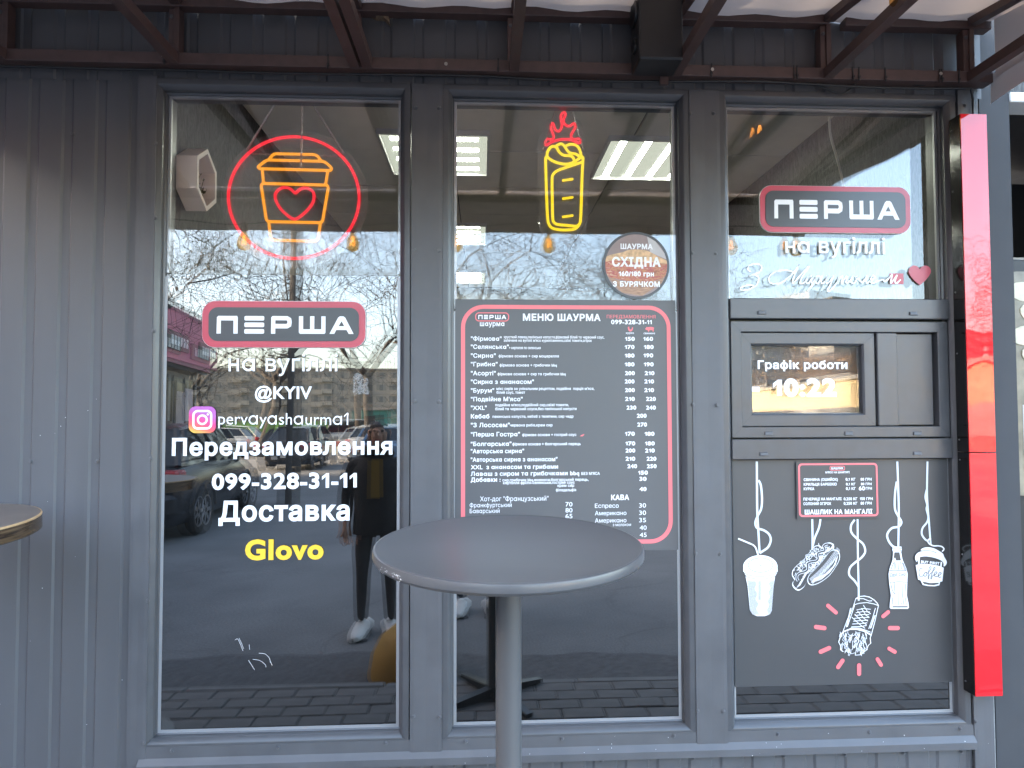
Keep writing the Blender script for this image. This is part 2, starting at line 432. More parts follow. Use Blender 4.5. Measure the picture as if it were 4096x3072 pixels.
class Crop:
    """reads positions off one enlarged view of the photograph"""
    def __init__(s, x0, y0, k, dep): s.x0, s.y0, s.k, s.dep = x0, y0, k, dep
    def __call__(s, x, y): return P(s.x0 + s.k * x, s.y0 + s.k * y, s.dep)
    def pts(s, l): return [s(*q) for q in l]
    def h(s, px): return px * s.k * (DIST + s.dep) / FOC
    def text(s, mb, t, x0, x1, base, cap, bold=0.0, geo=True, base2=None, off=0.0, italic=0.0):
        a, b = s(x0, base), s(x1, base if base2 is None else base2)
        if base2 is None: m = (a[1] + b[1]) / 2; a, b = (a[0], m), (b[0], m)
        return text(mb, t, a, b, s.h(cap), s.dep + off, bold, geo, italic)

# ================================================================== setting: ground, pavement, lawn
m, nt, N, L = new_mat('asphalt'); b = N['Principled BSDF']; MATS['asphalt'] = m
tc = N.new('ShaderNodeTexCoord')
n1 = N.new('ShaderNodeTexNoise'); n1.inputs['Scale'].default_value = 0.7; n1.inputs['Detail'].default_value = 8; n1.inputs['Roughness'].default_value = 0.65
n2 = N.new('ShaderNodeTexNoise'); n2.inputs['Scale'].default_value = 60; n2.inputs['Detail'].default_value = 3
vo = N.new('ShaderNodeTexVoronoi'); vo.feature = 'DISTANCE_TO_EDGE'; vo.inputs['Scale'].default_value = 0.45
n3 = N.new('ShaderNodeTexNoise'); n3.inputs['Scale'].default_value = 1.3; n3.inputs['Detail'].default_value = 5
ad = N.new('ShaderNodeVectorMath'); ad.operation = 'ADD'
for q in (n1, n2, n3): L.new(tc.outputs['Object'], q.inputs['Vector'])
L.new(tc.outputs['Object'], ad.inputs[0]); L.new(n3.outputs['Color'], ad.inputs[1]); L.new(ad.outputs[0], vo.inputs['Vector'])
cr = N.new('ShaderNodeValToRGB'); cr.color_ramp.elements[0].position = 0.3; cr.color_ramp.elements[0].color = (0.10, 0.099, 0.098, 1)
cr.color_ramp.elements[1].position = 0.7; cr.color_ramp.elements[1].color = (0.185, 0.182, 0.178, 1); L.new(n1.outputs[0], cr.inputs[0])
ck = N.new('ShaderNodeMapRange'); ck.inputs[1].default_value = 0.0; ck.inputs[2].default_value = 0.010; ck.inputs[3].default_value = 0.78; ck.inputs[4].default_value = 1.0; L.new(vo.outputs[0], ck.inputs[0])
g2 = N.new('ShaderNodeMapRange'); g2.inputs[1].default_value = 0.3; g2.inputs[2].default_value = 0.7; g2.inputs[3].default_value = 0.8; g2.inputs[4].default_value = 1.2; L.new(n2.outputs[0], g2.inputs[0])
mm = N.new('ShaderNodeMath'); mm.operation = 'MULTIPLY'; L.new(ck.outputs[0], mm.inputs[0]); L.new(g2.outputs[0], mm.inputs[1])
sv = N.new('ShaderNodeVectorMath'); sv.operation = 'SCALE'; L.new(cr.outputs[0], sv.inputs[0]); L.new(mm.outputs[0], sv.inputs['Scale']); L.new(sv.outputs[0], b.inputs['Base Color'])
b.inputs['Roughness'].default_value = 0.85
bp = N.new('ShaderNodeBump'); bp.inputs['Strength'].default_value = 0.5; bp.inputs['Distance'].default_value = 0.004; L.new(n2.outputs[0], bp.inputs['Height']); L.new(bp.outputs[0], b.inputs['Normal'])
pmat('paver', (0.15, 0.142, 0.135), rough=0.85, noise=0.18, nscale=9, bump=0.6, bscale=160)
pmat('joint_sand', (0.04, 0.038, 0.035), rough=0.95, noise=0.2, nscale=40)
pmat('kerb', (0.17, 0.165, 0.16), rough=0.85, noise=0.15, nscale=12, bump=0.6, bscale=120)
pmat('dry_grass', (0.15, 0.135, 0.07), rough=0.95, noise=0.35, nscale=3, bump=1.0, bscale=30)
ZA = -0.10                                            # asphalt level; the paved strip is the zero level
MB().add([(-900, -900, ZA), (900, -900, ZA), (900, 900, ZA), (-900, 900, ZA)], [(0, 1, 2, 3)]).build('asphalt_ground', 'asphalt', org=(0, 0, 0), fac=False, kind='structure', label='grey cracked asphalt yard')
pv = MB().box(-30, 30, -0.955, 0.25, ZA - 0.2, -0.006).build('pavement', 'joint_sand', org=(0, 0, 0), fac=False, kind='structure', label='strip of paving along the kiosk front')
pb = MB().box(-0.0975, 0.0975, -0.0475, 0.0475, -0.06, 0.0, 0.004).build('paver', 'paver', parent=pv)
first = True; npv = 0
for r_ in range(9):
    for c_ in range(-14, 18):
        x = c_ * 0.2 + (r_ % 2) * 0.1 - 0.03; y = -0.10 - r_ * 0.1
        if npv >= 290: continue
        npv += 1
        l = (x + rng.normal(0, .001), y, rng.normal(0, .0012)); rt = (rng.normal(0, .006), rng.normal(0, .006), rng.normal(0, .004))
        if first: pb.location = l; pb.rotation_euler = rt; first = False
        else: piece(pb, pv, l, rt)
kb = MB()
kb.box(-0.497, 0.497, -1.010, -0.957, ZA - 0.15, 0.0, 0.006)
ks = kb.build('kerbstone', 'kerb', parent=pv)
ks.location = (-5, 0, 0)
for i in range(1, 12): piece(ks, pv, (-5 + i, 0, rng.normal(0, .003)))
pmat('old_asphalt', (.095, .093, .092), rough=.95, noise=.35, nscale=26, bump=1.0, bscale=90)
e1 = [(x, -1.66 + .07 * math.sin(x * 1.7) + .035 * math.sin(x * 5.3 + 1) + .015 * math.sin(x * 17), ZA + .005) for x in np.linspace(-9, 9, 181)]
MB().add([(x, -1.01, ZA + .005) for x, _, _ in e1] + e1, [(i + 1, i, i + 181, i + 182) for i in range(180)]).build('asphalt_patch', 'old_asphalt', org=(0, -1.3, ZA), fac=False, kind='structure', label='rough darker band of old asphalt beside the paving')
MB().add([(-120, -300, ZA + 0.25), (160, -300, ZA + 0.25), (160, -33, ZA + 0.06), (-120, -33, ZA + 0.06)], [(0, 1, 2, 3)]).build('lawn', 'dry_grass', org=(0, -33, 0), fac=False, kind='structure', label='strip of dry grass under the bare trees')

# ================================================================== the kiosk
GV0, GV1 = 0.258, 2.533                               # glass bottom and top
WIN = [(-1.138, -0.300), (-0.103, 0.725), (0.920, 1.749)]
kiosk = thing('kiosk', 'graphite grey metal-clad food kiosk with three tall windows', 'kiosk', (0, 0.0, 0))
def sheet(u0, u1, v0, v1, dep, name, mat, phase=0.0, pitch=0.1155, wave=False):
    """profiled steel sheet: flat pans with narrow raised ribs"""
    prof, u = [], u0 - phase
    while u < u1:
        for du, dd in ((0.0, 0.0), (0.072, 0.0), (0.079, 0.0055), (0.104, 0.0055), (0.1125, 0.0)): prof.append((u + du, dd))
        u += pitch
    prof = [q for q in prof if u0 <= q[0] < u1 - .001]; prof.append((u1, prof[-1][1]))
    mb = MB(); n = len(prof)
    vv = [v0 + (v1 - v0) * k / 6 for k in range(7)]
    V = [(u_, dep + d_ + (0.0012 * math.sin(7 * u_ + 2.3 * z_) if wave else 0), z_) for z_ in vv for u_, d_ in prof]
    Fc = [(k * n + i, k * n + i + 1, (k + 1) * n + i + 1, (k + 1) * n + i) for k in range(6) for i in range(n - 1)]
    mb.add(V, Fc)
    return mb.build(name, mat, parent=kiosk)
left_sheet = sheet(-4.2, -1.200, -0.02, 2.62, 0.0, 'wall_sheet', 'sheet', phase=0.02, wave=True)
sheet(-4.2, 1.90, 2.565, 3.22, -0.004, 'wall_sheet', 'sheet', phase=0.05)
sheet(-1.157, 1.872, -0.02, 0.150, 0.0, 'wall_sheet', 'sheet', phase=0.055)
# body of the kiosk behind the cladding
MB().box(-4.2, -1.25, 0.012, 5.9, -0.05, 3.2).build('core', 'interior_dark', parent=kiosk)
MB().box(-1.25, 1.88, 0.012, 0.10, -0.05, 0.226).build('core', 'interior_dark', parent=kiosk)
MB().box(-1.25, 1.88, 0.012, 0.10, 2.56, 3.2).build('core', 'interior_dark', parent=kiosk)
MB().box(1.835, 1.888, 0.012, 5.9, 0.226, 3.2).build('core', 'interior_dark', parent=kiosk)
MB().box(-1.25, -1.178, 0.10, 5.9, -0.05, 3.2).build('core', 'interior_dark', parent=kiosk)
MB().box(-1.178, 1.835, 5.75, 5.9, -0.05, 3.2).build('core', 'interior_dark', parent=kiosk)
MB().box(-4.25, 1.92, -0.02, 5.95, 3.22, 3.30).build('roof', 'sheet', parent=kiosk)
SCREW = None
def screw(parent, u, v, d):
    """hex self-drilling screw with a rubber washer"""
    global SCREW
    d -= 0.0
    if SCREW is None:
        mb = MB()
        def disc(r0, r1, d0, d1, n):
            a = [(r0 * math.cos(2 * math.pi * k / n), d0, r0 * math.sin(2 * math.pi * k / n)) for k in range(n)]
            b_ = [(r1 * math.cos(2 * math.pi * k / n), d1, r1 * math.sin(2 * math.pi * k / n)) for k in range(n)]
            mb.add(a + b_, [(k, (k + 1) % n, (k + 1) % n + n, k + n) for k in range(n)] + [tuple(range(2 * n - 1, n - 1, -1))])
        disc(0.0072, 0.0066, 0.0, -0.0022, 12); disc(0.0048, 0.0043, -0.0021, -0.0065, 6)
        SCREW = mb.build('screw', 'screw', parent=parent); SCREW.location = (u, d, v); SCREW.rotation_euler = (0, 0.3, 0)
        return SCREW
    return piece(SCREW, parent, (u, d, v), (0, random.random() * 1.0, 0))
def scr_px(parent, pts, d):
    for x, y in pts: screw(parent, *P(x, y, d), d)

# window frames: four mitred members each, double glazing, aluminium spacer
def frame(name, u0, u1, v0, v1, prof, parent, mat='pvc', top=True, nm='frame_member'):
    """ring of mitred members; prof lists (inset from the outer edge, depth)"""
    root = None
    cor = lambda t, i: [(u0 + t, v0 + t), (u1 - t, v0 + t), (u1 - t, v1 - t), (u0 + t, v1 - t)][i]
    for i in range(4):
        j = (i + 1) % 4; mb = MB(); g = 0.0004; V = []
        for t, d in prof:
            a, b_ = np.array(cor(t, i)), np.array(cor(t, j)); e = (b_ - a) / np.linalg.norm(b_ - a)
            a = a + e * g; b_ = b_ - e * g
            V += [(a[0], d, a[1]), (b_[0], d, b_[1])]
        n = len(prof)
        mb.add(V, [(2 * k, 2 * k + 1, 2 * k + 3, 2 * k + 2) for k in range(n - 1)])
        mb.build(nm, mat, parent=parent, smooth=35)
def front_only(o):
    o.data.materials.append(MATS['glass_clear'])
    for p_ in o.data.polygons: p_.material_index = 0 if p_.normal.y < -.5 else 1
def pane_pair(u0, u1, v0, v1, d, parent, tilt=(0.25, 0.35), spacer=True, film=False):
    if film:
        MB().box(u0 - 0.006, u1 + 0.006, d, d + 0.004, v0 - 0.006, v1 + 0.006).build('pane', 'glass_film', parent=parent)
    else:
        po = MB().box(u0 - 0.006, u1 + 0.006, d, d + 0.004, v0 - 0.006, v1 + 0.006).build('pane', 'glass_outer', parent=parent); front_only(po)
    o = MB()
    cu, cv = (u0 + u1) / 2, (v0 + v1) / 2
    M = Matrix.Translation((cu, d + 0.024, cv)) @ Matrix.Rotation(R(tilt[0]), 4, 'X') @ Matrix.Rotation(R(tilt[1]), 4, 'Z')
    hu, hv = (u1 - u0) / 2 + 0.006, (v1 - v0) / 2 + 0.006
    bb = MB().box(-hu, hu, 0, 0.004, -hv, hv)
    if not film: front_only(o.add([M @ Vector(q) for q in bb.v], bb.f).build('inner_pane', 'glass_inner', parent=parent))
    if spacer:
        sp = MB(); t = 0.009
        dd = (-.0012, -.0002) if film else (0.006, 0.016)
        lst = [(u0 - .004, u0 + t, v0 + t, v1 - t), (u1 - t, u1 + .004, v0 + t, v1 - t)]
        if v0 == GV0: lst.append((u0 - .004, u1 + .004, v0 - .004, v0 + t))
        else: lst[0] = (*lst[0][:2], v0, lst[0][3]); lst[1] = (*lst[1][:2], v0, lst[1][3])
        if v1 == GV1: lst.append((u0 - .004, u1 + .004, v1 - t, v1 + .004))
        else: lst[0] = (*lst[0][:3], v1); lst[1] = (*lst[1][:3], v1)
        for a, b_, c, e in lst: sp.box(a, b_, d + dd[0], d + dd[1], c, e)
        sp.build('spacer', 'gasket', parent=parent)
GD = 0.030
WPROF = [(0.0, 0.012), (0.0, -0.010), (0.002, -0.012), (0.020, -0.012), (0.024, -0.010), (0.034, 0.004), (0.036, 0.006), (0.036, 0.026), (0.042, 0.0295), (0.042, 0.05)]
frames = []
for i, (u0, u1) in enumerate(WIN):
    fr = MB().box(u0 - 0.045, u1 + 0.045, 0.052, 0.098, GV0 - 0.045, GV0 - 0.004).build('window_frame', 'pvc', parent=kiosk)
    o = 0.042
    frame('frame_member', u0 - o, u1 + o, GV0 - o, GV1 + o, WPROF, fr)
    inn = MB()
    inn.box(u0 - .05, u0 - .001, .0521, .098, GV0 - .003, GV1 + .05).box(u1 + .001, u1 + .05, .0521, .098, GV0 - .003, GV1 + .05).box(u0 - .0005, u1 + .0005, .0521, .098, GV1 + .002, GV1 + .05)
    inn.build('inner_lining', 'pvc', parent=fr)
    frames.append(fr)
V_F1 = P(1150, 1100, GD)[1]
pane_pair(*WIN[0], V_F1 + .0065, GV1, GD, frames[0], (0.22, 0.42))
pane_pair(*WIN[0], GV0, V_F1 - .0065, GD, frames[0], film=True)
V_F2 = P(2260, 1240, GD)[1]
pane_pair(*WIN[1], V_F2 + .0065, GV1, GD, frames[1], (0.18, 0.30))
pane_pair(*WIN[1], GV0, V_F2 - .0065, GD, frames[1], film=True)
V_B1 = P(3350, 1194, GD)[1]; V_B2b = P(3370, 1838, GD)[1]
pane_pair(*WIN[2], V_B1, GV1, GD, frames[2], (0.30, 0.85))
pane_pair(*WIN[2], GV0, V_B2b, GD, frames[2], film=True)

# flat flashings between the windows, at the corners and the sill
TOPV = 2.567
def cover(u0, u1, v0, v1, d=-0.016, nm='cover_strip', bow=0.0):
    mb = MB(); n = 8
    V = []
    for k in range(n + 1):
        z = v0 + (v1 - v0) * k / n; w = 0.0016 * math.sin(k * 1.9) * bow
        V += [(u0, d + 0.010, z), (u0, d + w, z), (u0 + 0.012, d - 0.0006 + w, z), ((u0 + u1) / 2, d + w * 1.5, z), (u1 - 0.012, d - 0.0006 + w, z), (u1, d + w, z), (u1, d + 0.010, z)]
    mb.add(V, [(k * 7 + i, k * 7 + i + 1, (k + 1) * 7 + i + 1, (k + 1) * 7 + i) for k in range(n) for i in range(6)])
    return mb.build(nm, 'flashing', parent=kiosk)
c1 = cover(-0.255, -0.1435, 0.182, TOPV + 0.004, bow=1)
scr_px(c1, [(1663, 430), (1757, 430), (1659, 1000), (1757, 1002), (1660, 1604), (1757, 1606), (1661, 2214), (1756, 2216), (1654, 2866), (1759, 2868)], -0.017)
c2 = cover(0.766, 0.880, 0.182, TOPV + 0.004, bow=1)
scr_px(c2, [(2762, 452), (2855, 452), (2771, 1012), (2864, 1014), (2773, 1618), (2868, 1620), (2784, 2215), (2881, 2217), (2791, 2843), (2894, 2846)], -0.017)
c3 = cover(1.797, 1.872, -0.02, TOPV + 0.05)
scr_px(c3, [(3859, 421), (3878, 1180), (3903, 2886)], -0.017)
c0 = cover(-1.222, -1.157, -0.02, TOPV + 0.012, d=-0.0145, nm='edge_flashing')
scr_px(c0, [(623, 573), (622, 870), (614, 1324), (603, 1834), (591, 2403), (577, 2972)], -0.015)
scr_px(left_sheet, [(290, 535), (124, 1845), (388, 1845)], -0.001)
MB().sweep_u([(0.0, TOPV + 0.012), (-0.006, TOPV + 0.010), (-0.006, TOPV - 0.016), (0.004, TOPV - 0.024)], -1.178, 1.797).build('head_flashing', 'flashing', parent=kiosk)
# sill: upright strip, sloping drip ledge, dripping nose
sl = MB().sweep_u([(0.0, 0.232), (-0.013, 0.230), (-0.014, 0.192), (-0.030, 0.174), (-0.031, 0.150), (-0.004, 0.147)], -1.180, 1.796).build('sill_flashing', 'flashing', parent=kiosk)
scr_px(sl, [(687, 3003), (1112, 2990), (1546, 2972), (1864, 2967), (2249, 2955), (2696, 2943), (3112, 2937), (3478, 2929), (3841, 2915)], -0.014)
scr_px(left_sheet, [(1387, 3066), (1787, 3055), (2409, 3042), (2774, 3034), (3137, 3025), (3380, 3019), (3614, 3012), (3846, 3007)], -0.002)

# serving hatch in the third window
HU0, HU1 = WIN[2]
def beam(v0, v1, nm):
    b_ = MB().box(HU0 - 0.006, HU1 + 0.004, -0.004, 0.05, v0, v1, 0.003).build(nm, 'pvc', parent=kiosk)
    return b_
b1 = beam(P(3350, 1276, 0)[1], P(3350, 1195, 0)[1], 'transom')
b2 = beam(P(3360, 1836, 0)[1], P(3360, 1755, 0)[1], 'transom')
hv0, hv1 = P(3360, 1750, 0)[1], P(3350, 1285, 0)[1]
hatch = MB().box(HU0 - 0.002, HU1 + 0.001, 0.075, 0.085, hv0, hv1).build('serving_hatch', 'pvc_dark', parent=kiosk)
frame('hatch_frame', HU0 - 0.002, HU1 + 0.001, hv0, hv1, [(0, 0.04), (0, 0.006), (0.002, 0.004), (0.038, 0.004), (0.040, 0.006), (0.040, 0.046)], hatch, nm='hatch_frame')
hi0, hi1 = hv0 + 0.041, hv1 - 0.041
su0, su1 = P(2956, 1500, .02)[0] + 0.002, P(3495, 1500, .02)[0]
frame('sash', su0, su1, hi0 + .001, hi1 - .001, [(0, 0.045), (0, 0.014), (0.002, 0.012), (0.040, 0.012), (0.046, 0.018), (0.048, 0.034), (0.050, 0.045)], hatch, nm='sash_member')
m_u0, m_u1 = P(3508, 1500, .01)[0], P(3589, 1500, .01)[0]
MB().box(m_u0, m_u1, 0.006, 0.045, hi0 + .001, hi1 - .001, 0.003).build('hatch_mullion', 'pvc', parent=hatch)
MB().box(m_u1 + .001, P(3725, 1500, .03)[0], 0.022, 0.045, hi0 + .003, hi1 - .003, 0.002).build('blind_panel', 'pvc', parent=hatch)
pane_pair(su0 + .050, su1 - .050, hi0 + .050, hi1 - .050, .030, hatch, (.15, .25), False)
CAPM = None
for x, y, pr, d in [(3047, 1250, b1, -.0045), (3653, 1254, b1, -.0045), (3074, 1733, hatch, .0035), (3394, 1733, hatch, .0035), (3669, 1733, hatch, .0035), (3055, 1815, b2, -.0045), (3669, 1813, b2, -.0045)]:
    u, v = P(x, y, d)
    if CAPM is None:
        w = 0.017
        CAPM = MB().add([(-w, 0, -.007), (w, 0, -.007), (w * .9, 0, .0065), (-w * .9, 0, .0065), (-w * .85, -.005, -.0055), (w * .85, -.005, -.0055), (w * .78, -.004, .004), (-w * .78, -.004, .004)],
                        [(4, 5, 6, 7), (0, 1, 5, 4), (1, 2, 6, 5), (2, 3, 7, 6), (3, 0, 4, 7)]).build('drain_cap', 'flashing', parent=pr)
        CAPM.location = (u, d, v)
    else: piece(CAPM, pr, (u, d, v))

# ------------------------------------------------------------------ inside the kiosk
m, nt, N, L = new_mat('osb'); b = N['Principled BSDF']; MATS['osb'] = m          # dark painted chip board
tc = N.new('ShaderNodeTexCoord'); mp = N.new('ShaderNodeMapping'); mp.inputs['Scale'].default_value = (14, 14, 4); L.new(tc.outputs['Object'], mp.inputs[0])
vo = N.new('ShaderNodeTexNoise'); vo.inputs['Scale'].default_value = 3.0; vo.inputs['Detail'].default_value = 7; vo.inputs['Distortion'].default_value = 2.5; L.new(mp.outputs[0], vo.inputs['Vector'])
cr = N.new('ShaderNodeValToRGB'); cr.color_ramp.elements[0].position = 0.38; cr.color_ramp.elements[0].color = (0.025, 0.024, 0.022, 1); cr.color_ramp.elements[1].position = 0.72; cr.color_ramp.elements[1].color = (0.11, 0.107, 0.10, 1)
L.new(vo.outputs[0], cr.inputs[0]); L.new(cr.outputs[0], b.inputs['Base Color']); b.inputs['Roughness'].default_value = 0.7
CEIL = 2.87
MB().box(-1.176, -1.168, 0.10, 5.74, 0.0, CEIL + .1).build('interior_wall_left', 'osb', kind='structure', label='dark chip-board inner wall on the left')
MB().box(1.79, 1.834, 0.10, 5.74, 0.0, CEIL + .1).build('interior_wall_right', 'osb', kind='structure', label='dark chip-board inner wall on the right')
MB().box(-1.167, 1.789, 5.65, 5.74, 0.0, CEIL + .1).build('interior_wall_back', 'interior_wall', kind='structure', label='plain back wall inside the kiosk')
MB().box(-1.167, 1.789, 0.10, 5.64, -0.04, 0.0).build('interior_floor', 'interior_wall', kind='structure', label='dark floor inside the kiosk')
ceil = MB().box(-1.167, 1.789, 0.101, 5.64, CEIL + 0.012, CEIL + 0.05).build('ceiling', 'ceiling_grid', org=(0, 0, 0), kind='structure', label='beige panelled ceiling inside the kiosk')
tl = MB().box(-0.4965, 0.4965, -0.295, 0.295, 0.0, 0.011, 0.002).build('ceiling_tile', 'ceiling_tile', parent=ceil)
k = 0
for a in range(3):
    for c in range(9):
        l = (-0.67 + a, 0.41 + c * 0.6, CEIL + rng.normal(0, .001))
        if k == 0: tl.location = l
        else: piece(tl, ceil, l)
        k += 1
filler = thing('black_box', 'added tall black boxes that keep the room behind the windows dark', 'black_box', (-.1, .35, 0))  # added black boxes, there to darken the room behind the lower glass
for k, (a, c) in enumerate(((-1.160, -.205), (-.200, .80), (.805, 1.780))):
    hgt = 1.80 if k < 2 else 0.9
    MB().box(a, c, .30, .75, 0.002, hgt, .004).build('dark_filler', 'matt_black', parent=filler)
ct = MB().box(-1.10, 1.70, 2.55, 2.95, 0.0, 1.02).box(-1.14, 1.74, 2.50, 3.0, 1.021, 1.06).build('counter', 'interior_dark', label='dark serving counter inside the kiosk behind the windows', cat='counter')
def ceiling_lamp(u, d, along_u, label):
    t = thing('ceiling_light', label, 'ceiling light', (u, d, CEIL - 0.03), group='square ceiling lights inside the kiosk')
    h = 0.3
    fr = MB()
    for a in ((-h, h, -h, -h + .012), (-h, h, h - .012, h), (-h, -h + .012, -h + .012, h - .012), (h - .012, h, -h + .012, h - .012)):
        fr.box(u + a[0], u + a[1], d + a[2], d + a[3], CEIL - 0.03, CEIL - 0.002)
    fr.build('lamp_frame', 'lamp_frame', parent=t)
    MB().box(u - h + .013, u + h - .013, d - h + .013, d + h - .013, CEIL - .012, CEIL - .006).build('diffuser', 'led_panel', parent=t)
    for k in range(4):
        o = -0.21 + 0.14 * k
        if along_u: q = MB().box(u - .24, u + .24, d + o - .018, d + o + .018, CEIL - .017, CEIL - .0125)
        else: q = MB().box(u + o - .018, u + o + .018, d - .27, d + .27, CEIL - .017, CEIL - .0125)
        q.build('tube', 'led_tube', parent=t)
ceiling_lamp(-0.26, 1.33, True, 'lit square ceiling light nearest the glass, cut by the post left of the menu window')
ceiling_lamp(0.99, 1.36, False, 'lit square ceiling light at the right top of the menu window, tubes running inwards')
ceiling_lamp(-0.26, 3.03, True, 'lit square ceiling light lower down beside the left edge of the menu window')
ceiling_lamp(-0.26, 4.80, True, 'farthest lit square ceiling light, just above the menu board')
# hexagonal shelf with a dry sprig on the left inner wall
hc = Vector((-1.167, 0.24, 2.297))
sh = thing('hexagon_shelf', 'pale hexagonal box shelf on the dark wall behind the left window', 'shelf', tuple(hc))
def hexring(r, x, c=hc): return [(x, c.y + r * math.sin(R(60 * k)), c.z + r * math.cos(R(60 * k)) * 1.25) for k in range(6)]
ho = hexring(0.10, hc.x) + hexring(0.10, hc.x + .08) + hexring(0.084, hc.x + .08) + hexring(0.084, hc.x + 0.004)
for i in range(6):
    j = (i + 1) % 6; q = MB()
    q.add([ho[a] for a in (i, j, 6 + j, 6 + i, 12 + i, 12 + j, 18 + j, 18 + i)], [(0, 1, 2, 3), (3, 2, 5, 4), (4, 5, 6, 7)])
    q.build('board', 'shelf_white', parent=sh)
sp = thing('dry_sprig', 'small dark leafy sprig in the hexagonal shelf', 'plant', (hc.x + .04, hc.y, hc.z - .09))
st, lf = MB(), MB()
for k in range(9):
    a, l = rng.uniform(-.8, .8), rng.uniform(.05, .12)
    p0 = Vector((hc.x + .04, hc.y, hc.z - .09)); p1 = p0 + Vector((rng.uniform(-.03, .04), math.sin(a) * l, math.cos(a) * l))
    st.tube([p0, (p0 + p1) / 2 + Vector((0, .01, .01)), p1], .0018, 4)
    for q in range(5):
        c = p0.lerp(p1, .45 + .13 * q) + Vector(rng.normal(0, .007, 3)); e = Vector(rng.normal(0, 1, 3)).normalized() * .009; g = Vector(rng.normal(0, 1, 3)).cross(e).normalized() * .006
        lf.add([c - e, c + g, c + e, c - g], [(0, 1, 2, 3)])
st.build('stem', 'leaf_dry', parent=sp); lf.build('leaf_spray', 'leaf_dry', parent=sp, kind='stuff')
pc = [P(3318, 452, .35), P(3322, 540, .35), P(3350, 640, .35), P(3372, 735, .35), P(3376, 800, .35)]
MB().tube([(q[0], .35, q[1]) for q in smooth_path([(*P(3318, 380, .35),)] + pc, 6)], 0.005, 6).build('lamp_cord', 'cord_cream', smooth=60, label='pale cord hanging behind the top of the right window', cat='cord')

# ------------------------------------------------------------------ neon signs
ND = 0.105
def neon(mb, C, pts, r, closed=False, sm=True, n=6):
    q = C.pts(pts)
    q = smooth_path(q, n, closed) if sm else q
    mb.tube([(x, ND, z) for x, z in q], r, 8, closed)
def rounded(pts, rad, closed=True, n=4):
    """polyline with its corners rounded off"""
    out = []; m_ = len(pts); p = [np.array(q, float) for q in pts]
    for i in range(m_):
        if not closed and i in (0, m_ - 1): out.append(tuple(p[i])); continue
        a, c, b_ = p[i - 1], p[i], p[(i + 1) % m_]
        da, db = a - c, b_ - c; la, lb = np.linalg.norm(da), np.linalg.norm(db); k = min(rad, la * .45, lb * .45)
        s0, s1 = c + da / la * k, c + db / lb * k
        for t in np.linspace(0, 1, n + 1): out.append(tuple((1 - t) ** 2 * s0 + 2 * t * (1 - t) * c + t * t * s1))
    return out
CN = Crop(860, 500, 0.3496, ND)
cc = CN(905, 828); cr_ = CN.h(733)
coffee = thing('coffee_neon_sign', 'round neon coffee cup sign with a heart, on chains in the left window', 'neon sign', (cc[0], ND, cc[1] - cr_))
MB().tube([(cc[0] + cr_ * math.cos(a), ND, cc[1] + cr_ * .955 * math.sin(a)) for a in np.linspace(0, 2 * math.pi, 73)[:-1]], .0058, 8, True).build('neon_ring', 'neon_red', parent=coffee, smooth=60)
MB().prism([(cc[0] + CN.h(828) * math.cos(a), cc[1] + CN.h(800) * math.sin(a)) for a in np.linspace(0, 2 * math.pi, 73)[:-1]][::-1], ND + .012, ND + .016).build('acrylic_disc', 'acrylic', parent=coffee)
hp = [(918, 778), (880, 745), (830, 718), (760, 722), (700, 770), (690, 840), (730, 930), (800, 1010), (910, 1078), (1020, 1010), (1100, 920), (1130, 850), (1125, 770), (1070, 727), (1010, 722), (960, 745)]
q = MB(); neon(q, CN, hp, .0055, True, True, 4); q.build('neon_heart', 'neon_red', parent=coffee, smooth=60)
cup = MB()
neon(cup, CN, rounded([(620, 392), (672, 328), (1160, 338), (1215, 412)], 40, False), .0055, sm=False)
neon(cup, CN, rounded([(590, 400), (490, 480), (510, 500), (1325, 520), (1335, 490), (1250, 415)], 35), .0055, True, False)
neon(cup, CN, [(540, 505), (555, 665)], .0055, sm=False); neon(cup, CN, [(1290, 525), (1265, 682)], .0055, sm=False)
neon(cup, CN, rounded([(525, 668), (1300, 688), (1228, 1118), (590, 1105)], 40), .0055, True, False)
neon(cup, CN, rounded([(615, 1112), (640, 1316), (1175, 1332), (1205, 1126)], 50, False), .0055, sm=False)
cup.build('neon_cup', 'neon_amber', parent=coffee, smooth=60)
def chain(x0, y0, x1, y1, C, parent, dep, n):
    a, b_ = C(x0, y0), C(x1, y1); a, b_ = Vector((a[0], dep, a[1])), Vector((b_[0], dep, b_[1]))
    mb = MB(); e = (b_ - a) / n; t = e.normalized(); s1 = t.cross(Vector((0, 1, 0))).normalized(); s2 = Vector((0, 1, 0))
    for k in range(n):
        c = a + e * (k + .5); h = e.length * .62; w = h * .38; sd = s1 if k % 2 else (s1 * .45 + s2 * .9)
        mb.tube([c + t * h * math.cos(x) + sd * w * math.sin(x) for x in np.linspace(0, 2 * math.pi, 9)[:-1]], .0015, 4, True)
    mb.build('chain', 'chain', parent=parent)
CC = Crop(640, 400, .452, ND - .004)
chain(1040, 0, 770, 440, CC, coffee, ND - .004, 18); chain(1260, 0, 1250, 605, CC, coffee, ND - .006, 22); chain(1325, 0, 1625, 470, CC, coffee, ND - .004, 20); chain(770, 452, 1625, 480, CC, coffee, ND + .02, 30)
CW = Crop(2130, 400, 0.3375, ND)
wc = CW(370, 1640)
wrap = thing('wrap_neon_sign', 'tall neon sign of a flaming shawarma wrap in the middle window', 'neon sign', (wc[0], ND, wc[1]))
